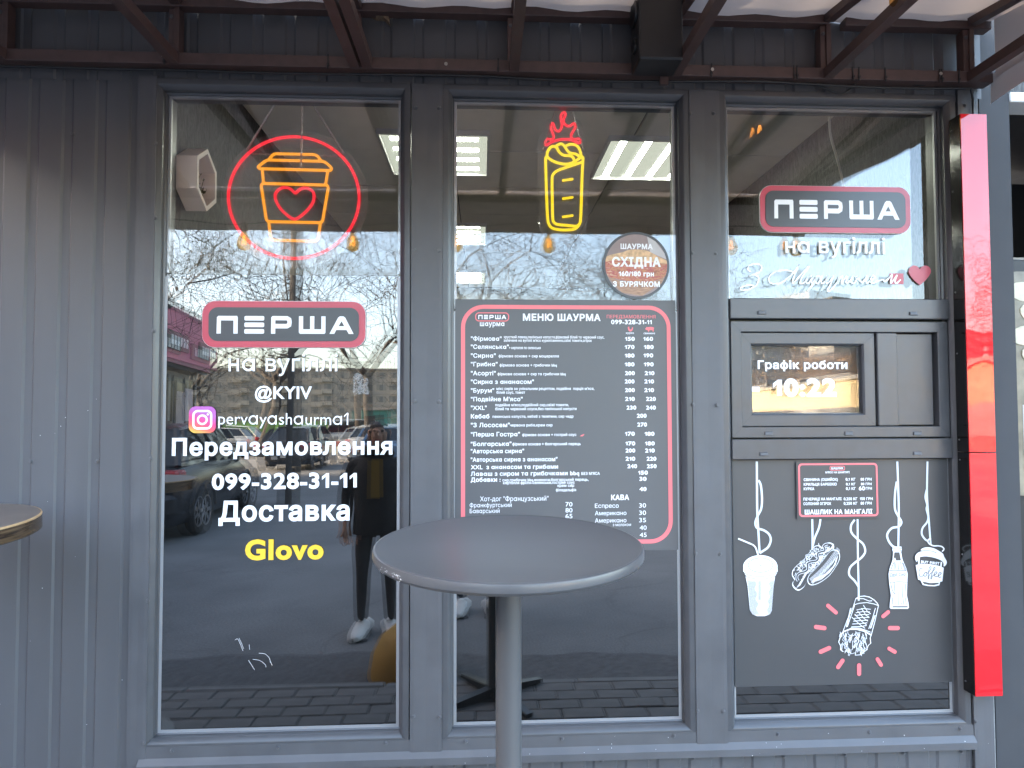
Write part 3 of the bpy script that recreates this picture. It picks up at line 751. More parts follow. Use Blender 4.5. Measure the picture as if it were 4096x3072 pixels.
fl = [(160, 480), (148, 515), (168, 535), (220, 502), (300, 474), (380, 465), (470, 476), (525, 503), (560, 508), (570, 480), (548, 460), (490, 466), (462, 448), (458, 415), (482, 368), (507, 320), (500, 285), (478, 280), (460, 300), (430, 310), (390, 295), (368, 255), (375, 210), (392, 170), (375, 148), (345, 165), (335, 210), (347, 270), (345, 320), (325, 360), (300, 370), (270, 350), (255, 310), (245, 280), (225, 280), (215, 320), (235, 380), (252, 430), (240, 460), (215, 470), (178, 460)]
q = MB(); neon(q, CW, fl, .0052, True, True, 3); q.build('neon_flame', 'neon_red', parent=wrap, smooth=60)
q = MB()
neon(q, CW, [(155, 700), (160, 900), (168, 1150), (180, 1400), (195, 1470), (240, 1520), (350, 1540), (470, 1535), (520, 1515), (555, 1470), (572, 1380), (588, 900), (598, 700)], .0055, False, True, 5)
neon(q, CW, [(155, 700), (158, 682), (180, 682), (240, 722), (320, 750), (400, 760), (480, 742), (540, 702), (580, 677), (598, 684), (598, 700)], .0055, False, True, 5)
neon(q, CW, [(590, 735), (500, 765), (380, 805), (290, 840), (240, 890), (232, 960), (235, 1200), (240, 1400), (255, 1450), (300, 1475), (400, 1485), (500, 1495), (540, 1490)], .0055, False, True, 5)
neon(q, CW, [(170, 670), (180, 610), (215, 560), (255, 550), (290, 570), (320, 620), (370, 655), (430, 660), (475, 675), (497, 720)], .0055)
neon(q, CW, [(280, 545), (330, 520), (370, 535), (400, 580), (440, 625), (510, 640), (560, 675)], .0055); neon(q, CW, [(400, 540), (450, 525), (510, 535), (555, 580), (578, 665)], .0055)
for y in (945, 1161, 1377): neon(q, CW, [(352, y + 10), (482, y - 9)], .0050, sm=False)
q.build('neon_wrap', 'neon_yellow', parent=wrap, smooth=60)
ac = [(60, 690), (70, 600), (60, 530), (80, 430), (120, 380), (140, 280), (180, 215), (240, 190), (270, 110), (330, 85), (400, 85), (470, 105), (510, 190), (560, 230), (600, 300), (610, 380), (645, 440), (655, 520), (640, 600), (680, 680), (680, 900), (672, 1200), (660, 1400), (640, 1540), (560, 1620), (440, 1645), (240, 1630), (130, 1590), (85, 1480), (75, 1200), (65, 900)]
MB().prism(smooth_path(CW.pts(ac), 3, True), ND + .012, ND + .016).build('acrylic_plate', 'acrylic', parent=wrap)
for a, b_ in (((295, 20), (120, 600)), ((440, 20), (605, 600))):
    p0, p1 = CW(*a), CW(*b_); MB().tube([(p0[0], ND - .005, p0[1]), (p1[0], ND - .005, p1[1])], .0016, 5).build('cord', 'chain', parent=wrap)

# ------------------------------------------------------------------ logo plates and window lettering
LD = GD - 0.0035
def logo_letters(mb, u0, u1, v0, v1, dep):
    """the five blocky letters of the shop's name, fitted between u0..u1, v0..v1"""
    W_, H_ = u1 - u0, v1 - v0
    def box_(x0, x1, y0, y1): return [(u0 + x0 * W_, v0 + y0 * H_), (u0 + x1 * W_, v0 + y0 * H_), (u0 + x1 * W_, v0 + y1 * H_), (u0 + x0 * W_, v0 + y1 * H_)]
    t = .031; h = .26
    def put(loops, eo=False):
        v, tr = fill(loops, eo); mb.tris(v.tolist(), tr, dep)
    def rr(x0, x1, y0, y1, r): return [(u0 + x * W_, v0 + y * H_) for x, y in [(a / 5.5, b_) for a, b_ in round_rect(x0 * 5.5, x1 * 5.5, y0, y1, r, 4)]]
    put([rr(0, .153, 0, 1, .12), rr(t + .004, .153 - t - .004, -.3, 1 - h, .05)[::-1]], True) if False else None
    sh_ = lambda pts: [(u0 + x * W_, v0 + y * H_) for x, y in pts]
    put([sh_([(0, 0), (t, 0), (t, 1 - h), (.153 - t, 1 - h), (.153 - t, 0), (.153, 0), (.153, .92), (.148, 1), (.012, 1), (.002, .92)])])
    for k in range(3): put([rr(.201, .345, .37 * k, .37 * k + .26, .06)])
    put([sh_([(.395, 0), (.395 + t, 0), (.395 + t, .30), (.515, .30), (.541, .42), (.545, .6), (.545, .72), (.541, .88), (.515, 1), (.405, 1), (.396, .92)]), sh_([(.395 + t, .56), (.395 + t, .76), (.508, .76), (.514, .70), (.514, .62), (.508, .56)])], True)
    put([sh_([(.598, .08), (.606, 0), (.786, 0), (.793, .08), (.793, 1), (.793 - t, 1), (.793 - t, .26), (.711, .26), (.711, 1), (.680, 1), (.680, .26), (.598 + t, .26), (.598 + t, 1), (.598, 1)])])
    put([sh_([(.822, 0), (.822 + t * 1.15, 0), (.872, .22), (.948, .22), (1 - t * 1.15, 0), (1, 0), (.938, .92), (.925, 1), (.897, 1), (.885, .92)]), sh_([(.889, .44), (.911, .72), (.931, .44)])], True)
def logo_plate(u0, u1, v0, v1, dep, label, rim, let):
    o = thing('logo_plate', label, 'logo sign', ((u0 + u1) / 2, dep, v0), group='shop name plates on the glass')
    MB().prism(round_rect(u0, u1, v0, v1, .047), dep - .004, dep).build('backing', 'acryl_white', parent=o)
    MB().prism(round_rect(u0 + .0015, u1 - .0015, v0 + .0015, v1 - .0015, .0455), dep - .0065, dep - .0041).build('red_rim', 'vinyl_red', parent=o)
    MB().prism(round_rect(u0 + rim, u1 - rim, v0 + rim, v1 - rim, .032), dep - .0082, dep - .0066).build('grey_field', 'logo_grey', parent=o)
    q = MB(); logo_letters(q, *let, dep - .0088); q.build('lettering', 'vinyl_white', parent=o)
C4 = Crop(500, 1000, .5425, LD)
a, b_ = C4(570, 721), C4(1778, 381); l0, l1 = C4(682, 614), C4(1690, 492)
logo_plate(a[0], b_[0], a[1], b_[1], LD, 'red-rimmed dark plate with the white shop name on the left window', .024, (l0[0], l1[0], l0[1] - .002, l1[1]))
C3 = Crop(2696, 0, .633, LD)
a, b_ = C3(540, 1470), C3(1485, 1186); l0, l1 = C3(627, 1384), C3(1413, 1276)
logo_plate(a[0], b_[0], a[1], b_[1], LD, 'red-rimmed dark plate with the white shop name at the top of the right window', .021, (l0[0], l1[0], l0[1], l1[1]))
def letter_thing(s, C, x0, x1, base, cap, label, mat='vinyl_white', bold=0.0, geo=True, base2=None, thick=0.0):
    q = MB(); C.text(q, s, x0, x1, base, cap, bold, geo, base2)
    if thick:
        bm = bmesh.new(); vv = [bm.verts.new(p) for p in q.v]
        for f in q.f:
            try: bm.faces.new([vv[i] for i in f])
            except ValueError: pass
        bmesh.ops.remove_doubles(bm, verts=bm.verts[:], dist=1e-6)
        ex = bmesh.ops.extrude_face_region(bm, geom=bm.faces[:])
        for e in ex['geom']:
            if isinstance(e, bmesh.types.BMVert): e.co.y -= thick
        q = MB().bm(bm)
    return q.build('window_lettering', mat, label=label, cat='lettering', group='lettering stuck on the windows')
letter_thing('на вугіллі', C4, 763, 1568, 893, 122, 'thin white lettering "на вугіллі" under the name plate on the left window', bold=.006)
letter_thing('@KYIV', C4, 957, 1378, 1095, 90, 'bold white lettering "@KYIV" on the left window', bold=.026, geo=False)
letter_thing('pervayashaurma1', C4, 688, 1645, 1285, 88, 'thin white lettering "pervayashaurma1" beside the camera icon', bold=.0, base2=1290)
letter_thing('Передзамовлення', C4, 345, 1972, 1508, 118, 'bold white lettering "Передзамовлення" across the left window', bold=.034, geo=False)
C6b = Crop(600, 1700, .5424, LD)
letter_thing('099-328-31-11', C6b, 455, 1525, 474, 105, 'bold white phone number on the left window', bold=.036, geo=False, base2=460)
letter_thing('Доставка', C6b, 505, 1472, 708, 138, 'bold white lettering "Доставка" on the left window', bold=.034, geo=False, base2=698)
letter_thing('Glovo', C6b, 700, 1280, 990, 140, 'bold yellow lettering "Glovo" low on the left window', 'vinyl_yellow', bold=.042, geo=False, base2=982)
C3t = Crop(2900, 880, .4069, LD)
letter_thing('на вугіллі', C3t, 588, 1567, 331, 160, 'raised white lettering "на вугіллі" on the right window', 'acryl_white', bold=.010, thick=.006)
# handwritten line with a red block and a heart
hw = thing('window_lettering', 'white handwritten line with a red block on the right window', 'lettering', (*[(C3t(1000, 700)[0])], LD, C3t(1000, 700)[1]), group='lettering stuck on the windows')
strokes = [[(255, 508), (225, 492), (232, 455), (280, 433), (338, 438), (358, 468), (338, 508), (290, 535), (235, 548), (300, 545), (330, 572), (315, 628), (268, 668), (200, 690), (155, 688), (152, 668), (190, 650), (245, 640), (290, 650)],
 [(690, 535), (660, 508), (590, 496), (510, 506), (450, 540), (428, 580), (445, 618), (500, 628), (570, 606), (640, 550), (690, 490), (722, 442), (700, 500), (672, 570), (662, 618), (690, 600), (750, 530), (826, 452), (790, 510), (752, 570), (735, 618), (755, 626), (795, 600), (815, 560), (850, 545), (815, 556), (795, 592), (802, 620), (828, 612), (858, 560), (850, 600), (857, 622), (890, 600)],
 [(905, 548), (880, 605), (840, 670), (812, 697), (830, 670), (880, 596), (912, 556), (936, 562), (932, 594), (908, 624), (888, 616)],
 [(955, 550), (942, 600), (955, 624), (985, 600), (1003, 550), (988, 600), (1000, 624), (1035, 596), (1066, 546), (1040, 620), (1005, 692), (1022, 700), (1062, 660), (1105, 606), (1122, 552), (1098, 624), (1132, 572), (1160, 552), (1150, 584), (1142, 624), (1178, 574), (1202, 552), (1192, 592), (1194, 624), (1225, 600)],
 [(1262, 552), (1238, 576), (1236, 612), (1264, 622), (1290, 592), (1286, 558), (1262, 552), (1300, 572), (1330, 604), (1348, 612), (1376, 580), (1396, 547), (1386, 590), (1392, 622), (1420, 602), (1462, 572), (1470, 552), (1446, 552), (1428, 590), (1442, 622), (1485, 606), (1550, 588), (1566, 608), (1618, 562), (1642, 537), (1626, 624), (1690, 542), (1668, 600), (1682, 624), (1724, 586)]]
for k, s_ in enumerate(strokes):
    q = MB(); pp = smooth_path(C3t.pts(s_), 6); w = [C3t.h(12 + 6 * (0.5 + 0.5 * math.sin(i * .9))) for i in range(len(pp))]
    q.ribbon(pp, w, LD - .0012 - k * .0002); q.build('stroke', 'acryl_white', parent=hw)
a, b_ = C3t(1620, 630), C3t(1752, 526); MB().box(a[0], b_[0], LD - .0008, LD, a[1], b_[1]).build('red_block', 'vinyl_red', parent=hw)
ht = [(1910, 487), (1885, 458), (1850, 450), (1818, 465), (1802, 500), (1810, 535), (1850, 590), (1910, 643), (1970, 590), (2010, 535), (2018, 500), (2003, 465), (1970, 450), (1935, 458)]
MB().prism(smooth_path(C3t.pts(ht[:7]), 5) [:-1] + smooth_path(C3t.pts(ht[6:8]), 2)[:-1] + smooth_path(C3t.pts(ht[7:9]), 2)[:-1] + smooth_path(C3t.pts(ht[8:] + ht[:1]), 5)[:-1], LD - .003, LD).build('heart_sticker', 'vinyl_red', label='red heart sticker at the right edge of the right window', cat='sticker')
C7 = Crop(2796, 1000, .5877, .030 - .0012)
letter_thing('Графік роботи', C7, 400, 1010, 808, 56, 'white lettering "Графік роботи" on the hatch pane', bold=.030, geo=False)
letter_thing('10:22', C7, 505, 935, 990, 110, 'large white figures "10:22" on the hatch pane', bold=.055, geo=False)
a, b_ = C7(357, 965), C7(410, 931); MB().box(a[0], b_[0], .0282, .0295, a[1], b_[1]).build('window_lettering', 'vinyl_white', label='short white dash left of the figures on the hatch pane', cat='lettering', group='lettering stuck on the windows')
# camera-app icon with a colour gradient
m, nt, N, L = new_mat('icon_gradient'); b = N['Principled BSDF']; MATS['icon_gradient'] = m; b.inputs['Roughness'].default_value = 0.35
tc = N.new('ShaderNodeTexCoord'); sx = N.new('ShaderNodeSeparateXYZ'); L.new(tc.outputs['Generated'], sx.inputs[0])
mu = N.new('ShaderNodeMath'); mu.operation = 'MULTIPLY_ADD'; mu.inputs[1].default_value = .35; L.new(sx.outputs[0], mu.inputs[0]); L.new(sx.outputs[2], mu.inputs[2])
cr = N.new('ShaderNodeValToRGB'); E = cr.color_ramp.elements; E[0].position = .08; E[0].color = (.85, .50, .09, 1); E[1].position = 1.25 / 1.35; E[1].color = (.45, .12, .42, 1)
e = E.new(.35); e.color = (.80, .13, .10, 1); e = E.new(.60); e.color = (.72, .06, .22, 1)
L.new(mu.outputs[0], cr.inputs[0]); L.new(cr.outputs[0], b.inputs['Base Color'])
a, b_ = C4(470, 1350), C4(672, 1153); cx_, cz_ = (a[0] + b_[0]) / 2, (a[1] + b_[1]) / 2; s_ = (b_[0] - a[0])
ic = thing('camera_icon', 'rounded pink and orange camera icon sticker on the left window', 'sticker', (cx_, LD, a[1]))
MB().prism(round_rect(a[0], b_[0], a[1], b_[1], s_ * .25), LD - .0008, LD).build('field', 'icon_gradient', parent=ic)
q = MB(); v, t = fill([round_rect(cx_ - s_ * .37, cx_ + s_ * .37, cz_ - s_ * .37, cz_ + s_ * .37, s_ * .20), round_rect(cx_ - s_ * .29, cx_ + s_ * .29, cz_ - s_ * .29, cz_ + s_ * .29, s_ * .13)], True); q.tris(v.tolist(), t, LD - .0014)
v, t = fill([_circ(cx_, cz_, s_ * .20), _circ(cx_, cz_, s_ * .125)], True); q.tris(v.tolist(), t, LD - .0014)
v, t = fill([_circ(cx_ + s_ * .20, cz_ + s_ * .20, s_ * .04)]); q.tris(v.tolist(), t, LD - .0014)
q.build('camera_mark', 'vinyl_white', parent=ic)
# torn glue residue
m, nt, N, L = new_mat('residue'); N.remove(N['Principled BSDF']); MATS['residue'] = m
df = N.new('ShaderNodeBsdfDiffuse'); df.inputs[0].default_value = (.45, .45, .44, 1); tp = N.new('ShaderNodeBsdfTransparent'); mx = N.new('ShaderNodeMixShader')
tc = N.new('ShaderNodeTexCoord'); vo = N.new('ShaderNodeTexVoronoi'); vo.inputs['Scale'].default_value = 130; L.new(tc.outputs['Object'], vo.inputs['Vector'])
rp = N.new('ShaderNodeMapRange'); rp.inputs[1].default_value = .25; rp.inputs[2].default_value = .65; rp.inputs[3].default_value = .0; rp.inputs[4].default_value = .30; L.new(vo.outputs['Distance'], rp.inputs[0])
L.new(rp.outputs[0], mx.inputs[0]); L.new(tp.outputs[0], mx.inputs[1]); L.new(df.outputs[0], mx.inputs[2]); L.new(mx.outputs[0], N['Material Output'].inputs[0])
rs = [(1690, 912), (1720, 905), (1745, 920), (1755, 950), (1790, 945), (1798, 975), (1785, 1000), (1800, 1040), (1795, 1065), (1740, 1062), (1690, 1070), (1678, 1040), (1685, 990), (1680, 950)]
MB().prism(C4.pts(rs), LD + .001, LD + .0018).build('glue_residue', 'residue', label='grey torn patch of old sticker glue on the left window', cat='sticker')

# ------------------------------------------------------------------ round price sticker
m, nt, N, L = new_mat('food_print'); b = N['Principled BSDF']; MATS['food_print'] = m; b.inputs['Roughness'].default_value = .4
tc = N.new('ShaderNodeTexCoord'); nz = N.new('ShaderNodeTexNoise'); nz.inputs['Scale'].default_value = 9; nz.inputs['Detail'].default_value = 6; nz.inputs['Distortion'].default_value = .6; L.new(tc.outputs['Generated'], nz.inputs['Vector'])
cr = N.new('ShaderNodeValToRGB'); E = cr.color_ramp.elements; E[0].position = .35; E[0].color = (.30, .09, .05, 1); E[1].position = .68; E[1].color = (.62, .42, .25, 1)
for p_, c_ in ((.45, (.50, .22, .10, 1)), (.56, (.38, .06, .06, 1))): e = E.new(p_); e.color = c_
L.new(nz.outputs[0], cr.inputs[0]); L.new(cr.outputs[0], b.inputs['Base Color'])
pmat('bread_print', (.58, .36, .19), rough=.4, noise=.45, nscale=60)
pmat('print_backdrop', (.26, .19, .18), rough=.4, noise=.15, nscale=14)
pmat('print_pale', (.48, .45, .44), rough=.4, noise=.1, nscale=20)
pmat('board_print', (.36, .20, .12), rough=.4, noise=.45, nscale=40, streak=8)
CS = Crop(2380, 900, .1929, LD)
sc0 = CS(854, 838); sr = CS.h(712)
stk = thing('round_sticker', 'round dark-rimmed food sticker above the menu board', 'sticker', (sc0[0], LD, sc0[1] - sr))
MB().prism(_circ(*sc0, sr, 64), LD - .001, LD).build('dark_rim', 'logo_grey', parent=stk)
def clipc(pts, r): return [((x - sc0[0]) * min(1, r / max(1e-6, math.hypot(x - sc0[0], z - sc0[1]))) + sc0[0], (z - sc0[1]) * min(1, r / max(1e-6, math.hypot(x - sc0[0], z - sc0[1]))) + sc0[1]) for x, z in pts]
ri = sr * .925
def area(nm, pts, dep, mat, sm=True):
    pp = smooth_path(CS.pts(pts), 5, True) if sm else CS.pts(pts)
    v, t = fill([clipc(pp, ri)]); MB().tris(v.tolist(), t, dep).build(nm, mat, parent=stk)
MB().prism(_circ(*sc0, ri, 64), LD - .0016, LD - .0011).build('backdrop', 'print_backdrop', parent=stk)
area('pale_corner', [(1110, 150), (1330, 250), (1520, 560), (1560, 700), (1300, 640), (1140, 560)], LD - .0019, 'print_pale', False)
area('board', [(200, 1080), (500, 1160), (900, 1190), (1300, 1150), (1560, 1000), (1500, 1300), (1000, 1600), (500, 1500)], LD - .0019, 'board_print', False)
area('filling', [(200, 700), (500, 680), (900, 650), (1300, 700), (1560, 800), (1540, 1000), (1250, 1150), (850, 1180), (450, 1120), (230, 1020)], LD - .0022, 'food_print')
area('bread', [(200, 690), (330, 620), (560, 570), (700, 520), (900, 510), (1100, 545), (1300, 650), (1480, 740), (1510, 800), (1400, 800), (1100, 770), (800, 770), (600, 740), (350, 740), (220, 760)], LD - .0025, 'bread_print')
for s_, x0, x1, bs, cp in (('ШАУРМА', 525, 1195, 500, 105), ('СХІДНА', 350, 1360, 858, 185), ('160/180 грн', 490, 1218, 1062, 95), ('З БУРЯЧКОМ', 368, 1340, 1278, 105)):
    q = MB(); CS.text(q, s_, x0, x1, bs, cp, .045, False, off=-.0030); q.build('lettering', 'print_white', parent=stk)

# ------------------------------------------------------------------ menu board on the middle window
MD = GD - .0045
C5, C6 = Crop(1700, 850, .5425, MD - .0006), Crop(1700, 1500, .4973, MD - .0006)
mu0, mu1 = WIN[1][0] + .004, WIN[1][1] - .006
mv1, mv0 = P(2260, 1199, MD)[1], P(2260, 2205, MD)[1]
menu = thing('menu_board', 'grey menu board with a pink border filling the middle of the window', 'menu board', ((mu0 + mu1) / 2, MD, mv0))
MB().box(mu0, mu1, MD, MD + .0035, mv0, mv1).build('panel', 'menu_grey', parent=menu)
bu0, bu1, bv1, bv0 = P(1844, 1650, MD)[0], P(2686, 1650, MD)[0], P(2260, 1221, MD)[1], P(2260, 2178, MD)[1]
q = MB(); v, t = fill([round_rect(bu0, bu1, bv0, bv1, .082, 10), round_rect(bu0 + .0148, bu1 - .0148, bv0 + .0148, bv1 - .0148, .068, 10)], True); q.tris(v.tolist(), t, MD - .0006); q.build('border', 'print_pink', parent=menu)
a, b_ = C5(370, 803), C5(620, 737)
q = MB(); v, t = fill([round_rect(a[0], b_[0], a[1], b_[1], .014), round_rect(a[0] + .0035, b_[0] - .0035, a[1] + .0035, b_[1] - .0035, .011)], True); q.tris(v.tolist(), t, MD - .0006); q.build('logo_border', 'print_pink', parent=menu)
l0, l1 = C5(393, 786), C5(600, 756)
q = MB(); logo_letters(q, l0[0], l1[0], l0[1], l1[1], MD - .0006); q.build('logo_letters', 'print_white', parent=menu)
def row(items, nm='menu_line', mat='print_white'):
    for k, (C, s_, x0, x1, bs, cp, bd) in enumerate(items):
        n_ = nm if nm == 'heading' else ('price' if s_.isdigit() else ('description' if k else 'dish_name'))
        C.text(MB(), s_, x0, x1, bs, cp, bd, True).build(n_, mat, parent=menu)
row([(C5, 'шаурма', 405, 585, 837, 36, .022)], 'heading'); row([(C5, 'МЕНЮ ШАУРМА', 722, 1295, 797, 49, .036)], 'heading')
row([(C5, 'ПЕРЕДЗАМОВЛЕННЯ', 1340, 1700, 780, 25, .008)], 'heading', 'print_pink'); row([(C5, '099-328-31-11', 1372, 1672, 823, 31, .034)], 'heading')
row([(C5, 'курка', 1482, 1540, 895, 15, .02), (C5, 'свинина', 1612, 1695, 897, 15, .02)], 'heading')
n5, n6, D5, D6 = 31, 33, 20, 22
def r5(name, x1, bs, desc, p1, p2, bd=.022):
    it = [(C5, name, 338, x1, bs, n5, bd)] + [(C5, d, a, b, y, D5, .020) for d, a, b, y in desc]
    for s_, xa, y in (p1, p2):
        if s_: it.append((C5, s_, xa, xa + 72, y, 27, .045))
    row(it)
E_ = (None, 0, 0)
r5('"Фірмова"', 565, 945, [("хрусткий лаваш,пекінська капуста,фірмовий білий та червоний соус,", 580, 1322, 928), ("запечене на вугіллі м'ясо курки/свинина,свіжі томати,огірок", 580, 1230, 953)], ('150', 1475, 945), ('160', 1610, 945))
r5('"Селянська"', 618, 1005, [('+ картопля по селянськи', 620, 853, 1007)], ('170', 1473, 1005), ('180', 1614, 1005))
r5('"Сирна"', 522, 1070, [('фірмова основа + сир моцарелла', 543, 987, 1068)], ('180', 1473, 1068), ('190', 1611, 1067))
r5('"Грибна"', 535, 1133, [('фірмова основа + грибочки bbq', 550, 972, 1135)], ('180', 1473, 1133), ('190', 1614, 1133))
r5('"Асорті"', 522, 1200, [('фірмова основа + сир та грибочки bbq', 535, 1037, 1200)], ('200', 1475, 1198), ('210', 1620, 1198))
r5('"Сирна з ананасом"', 803, 1263, [], ('200', 1473, 1259), ('210', 1617, 1259))
r5('"Бурум"', 510, 1327, [("мікс сирів за унікальним рецептом, подвійна  порція м'яса,", 527, 1248, 1308), ('білий соус, томат', 527, 738, 1336)], ('200', 1475, 1323), ('210', 1617, 1323))
r5('"Подвійне М\'ясо"', 720, 1391, [], ('210', 1475, 1388), ('220', 1630, 1388))
r5('"XXL"', 455, 1455, [("подвійне м'ясо,подвійний сир,свіжі томати,", 518, 1060, 1428), ('білий та червоний соуси,без пекінської капусти', 518, 1117, 1457)], ('230', 1486, 1452), ('240', 1630, 1452))
r5('Кебаб', 475, 1518, [('пекинська капуста, кебаб з телятини, сир чедр', 498, 1095, 1513)], ('200', 1562, 1512), E_, .03)
r5('"З Лососем"', 625, 1582, [('червона риба,крем сир', 627, 940, 1577)], ('270', 1565, 1577), E_)
r5('"Перша Гостра"', 700, 1650, [('фірмова основа + гострий соус', 717, 1116, 1648)], ('170', 1475, 1645), ('180', 1620, 1645))
q = MB(); v, t = fill([C5.pts([(1142, 1650), (1155, 1640), (1165, 1637), (1175, 1632), (1172, 1642), (1160, 1650)])]); q.tris(v.tolist(), t, MD - .0006); q.build('pepper_mark', 'print_pink', parent=menu)
def r6(name, x1, bs, desc, prices, bd=.022):
    row([(C6, name, 368, x1, bs, n6, bd)] + [(C6, d, a, b, y, D6, .020) for d, a, b, y in desc] + [(C6, s_, xa, xa + (78 if len(s_) == 3 else 57), y, 29, .045) for s_, xa, y in prices])
r6('"Болгарська"', 695, 570, [('фірмова основа + болгарський перець', 703, 1252, 565)], [('170', 1613, 565), ('180', 1770, 565)])
r6('"Авторська сирна"', 797, 628, [], [('200', 1613, 622), ('210', 1770, 622)])
r6('"Авторська сирна з ананасом"', 1065, 695, [], [('210', 1613, 688), ('220', 1783, 688)])
r6('XXL  з ананасом та грибами', 1070, 755, [], [('240', 1628, 748), ('250', 1785, 748)])
r6('Лаваш з сиром та грибочками bbq', 1240, 808, [("БЕЗ М'ЯСА", 1258, 1406, 803)], [('150', 1715, 800)])
r6('Добавки :', 608, 858, [('сир,грибочки bbq,ананаси,болгарський перець,', 623, 1315, 853), ('картопля фрі/по-селянськи,гострий соус', 628, 1205, 876), ('крем сир', 1066, 1200, 899), ('філадельфія', 1053, 1215, 935)], [('30', 1725, 850), ('40', 1725, 932)], .03)
row([(C6, 'Хот-дог "Французський"', 443, 993, 1013, 38, .0)], 'heading'); row([(C6, 'КАВА', 1497, 1642, 1004, 40, .036)], 'heading')
for s_, x0, x1, bs, pr, px_, py in (('Франкфуртський', 360, 697, 1063, '70', 1130, 1057), ('Баварський', 360, 600, 1110, '80', 1130, 1105), (None, 0, 0, 0, '65', 1130, 1152), ('Еспресо', 1367, 1558, 1068, '30', 1722, 1066), ('Американо', 1367, 1620, 1127, '30', 1722, 1125), ('Американо', 1367, 1620, 1186, '35', 1722, 1184), ('з молоком', 1510, 1657, 1215, '40', 1727, 1245), (None, 0, 0, 0, '45', 1727, 1303)):
    row(([(C6, s_, x0, x1, bs, 24 if s_ == 'з молоком' else 34, .002)] if s_ else []) + [(C6, pr, px_, px_ + 56, py, 34, .004)])
def mark(nm, C, pts, dep, mat, parent, sm=4, eo=False):
    q = MB(); lp = [smooth_path(C.pts(p), sm, True) if sm else C.pts(p) for p in (pts if isinstance(pts[0], list) else [pts])]
    v, t = fill(lp, eo); q.tris(v.tolist(), t, dep); return q.build(nm, mat, parent=parent)
mark('chicken_mark', C5, [(1494, 850), (1500, 842), (1507, 843), (1506, 852), (1513, 862), (1522, 862), (1528, 845), (1534, 850), (1530, 868), (1520, 875), (1514, 876), (1512, 880), (1508, 876), (1500, 868), (1497, 855)], MD - .0006, 'print_pink', menu, 2)
mark('pig_mark', C5, [(1623, 858), (1630, 850), (1634, 843), (1640, 846), (1660, 843), (1680, 845), (1689, 850), (1686, 858), (1685, 878), (1679, 878), (1677, 868), (1655, 868), (1652, 878), (1645, 878), (1643, 868), (1632, 866)], MD - .0006, 'print_pink', menu, 2)

# ------------------------------------------------------------------ printed panel under the hatch
PD = 0.020
C8 = Crop(2796, 1800, .5877, PD)
pu0, pu1 = P(2924, 2300, PD)[0], P(3800, 2300, PD)[0]
pv1, pv0 = P(3360, 1838, PD)[1], P(3370, 2738, PD)[1]
pan = thing('printed_panel', 'dark panel with white drawings of food hanging on strings under the hatch', 'advert panel', ((pu0 + pu1) / 2, PD, pv0))
MB().box(WIN[2][0] + .003, WIN[2][1] - .003, PD, PD + .004, pv0, pv1).build('panel', 'panel_grey', parent=pan)
LY = [PD - .0005]
def lay(): LY[0] -= .00012; return LY[0]
def strand(pts, w, nm='string'):
    q = MB(); pp = smooth_path(C8.pts(pts), 6); q.ribbon(pp, C8.h(w), lay()); q.build(nm, 'print_strand', parent=pan)
for p_, w in (([(393, 78), (394, 250), (396, 420), (404, 560), (412, 700)], 15), ([(404, 205), (420, 240), (428, 330), (422, 400), (398, 450), (383, 495), (395, 530), (440, 546), (475, 572), (488, 612), (470, 660), (430, 690), (412, 702)], 15),
              ([(770, 470), (772, 600), (771, 680)], 14), ([(826, 470), (815, 530), (788, 595), (774, 650)], 14),
              ([(1078, 470), (1080, 700), (1085, 920), (1086, 1025)], 13), ([(1058, 474), (1034, 512), (1036, 560), (1075, 604), (1116, 640), (1130, 690), (1106, 730), (1060, 766), (1026, 802), (1022, 850), (1058, 890), (1085, 930)], 14),
              ([(1348, 78), (1354, 250), (1358, 420), (1355, 655)], 14), ([(1344, 215), (1332, 300), (1332, 400), (1355, 450), (1376, 490), (1358, 520), (1310, 532), (1280, 572), (1286, 612), (1310, 648), (1335, 664)], 15),
              ([(1553, 78), (1550, 300), (1564, 500), (1575, 645)], 13), ([(1547, 270), (1538, 320), (1550, 372), (1546, 402), (1558, 452), (1550, 490), (1520, 530), (1514, 570), (1534, 604), (1556, 620)], 13)):
    strand(p_, w)
for a, b_, w in (((876, 1058), (930, 1105), 27), ((794, 1203), (852, 1211), 29), ((826, 1372), (884, 1346), 29), ((944, 1476), (975, 1432), 29), ((1087, 1464), (1087, 1522), 29), ((1212, 1422), (1236, 1460), 27), ((1292, 1350), (1330, 1372), 27), ((1296, 1210), (1350, 1210), 29), ((1250, 1130), (1284, 1102), 27)):
    A, B = np.array(C8(*a)), np.array(C8(*b_)); e = (B - A) / np.linalg.norm(B - A); n_ = np.array([-e[1], e[0]]); r_ = C8.h(w) / 2
    lp = [tuple(B + r_ * (math.cos(x) * e + math.sin(x) * n_)) for x in np.linspace(-math.pi / 2, math.pi / 2, 7)] + [tuple(A - r_ * (math.cos(x) * e + math.sin(x) * n_)) for x in np.linspace(-math.pi / 2, math.pi / 2, 7)]
    v, t = fill([lp]); MB().tris(v.tolist(), t, lay()).build('red_dash', 'print_pink', parent=pan)
CA = Crop(2900, 2080, .2411, PD)           # cup
def ell(C, cx, cy, rx, ry, n=36): return [C(cx + rx * math.cos(2 * math.pi * k / n), cy + ry * math.sin(2 * math.pi * k / n)) for k in range(n)]
def flat(nm, loops, mat, eo=False):
    v, t = fill(loops, eo); return MB().tris(v.tolist(), t, lay()).build(nm, mat, parent=pan)
def lines(nm, C, ls, w, mat, sm=0):
    q = MB(); d = lay()
    for l in ls:
        pp = smooth_path(C.pts(l), sm) if sm else C.pts(l); q.ribbon(pp, C.h(w), d)
    return q.build(nm, mat, parent=pan)
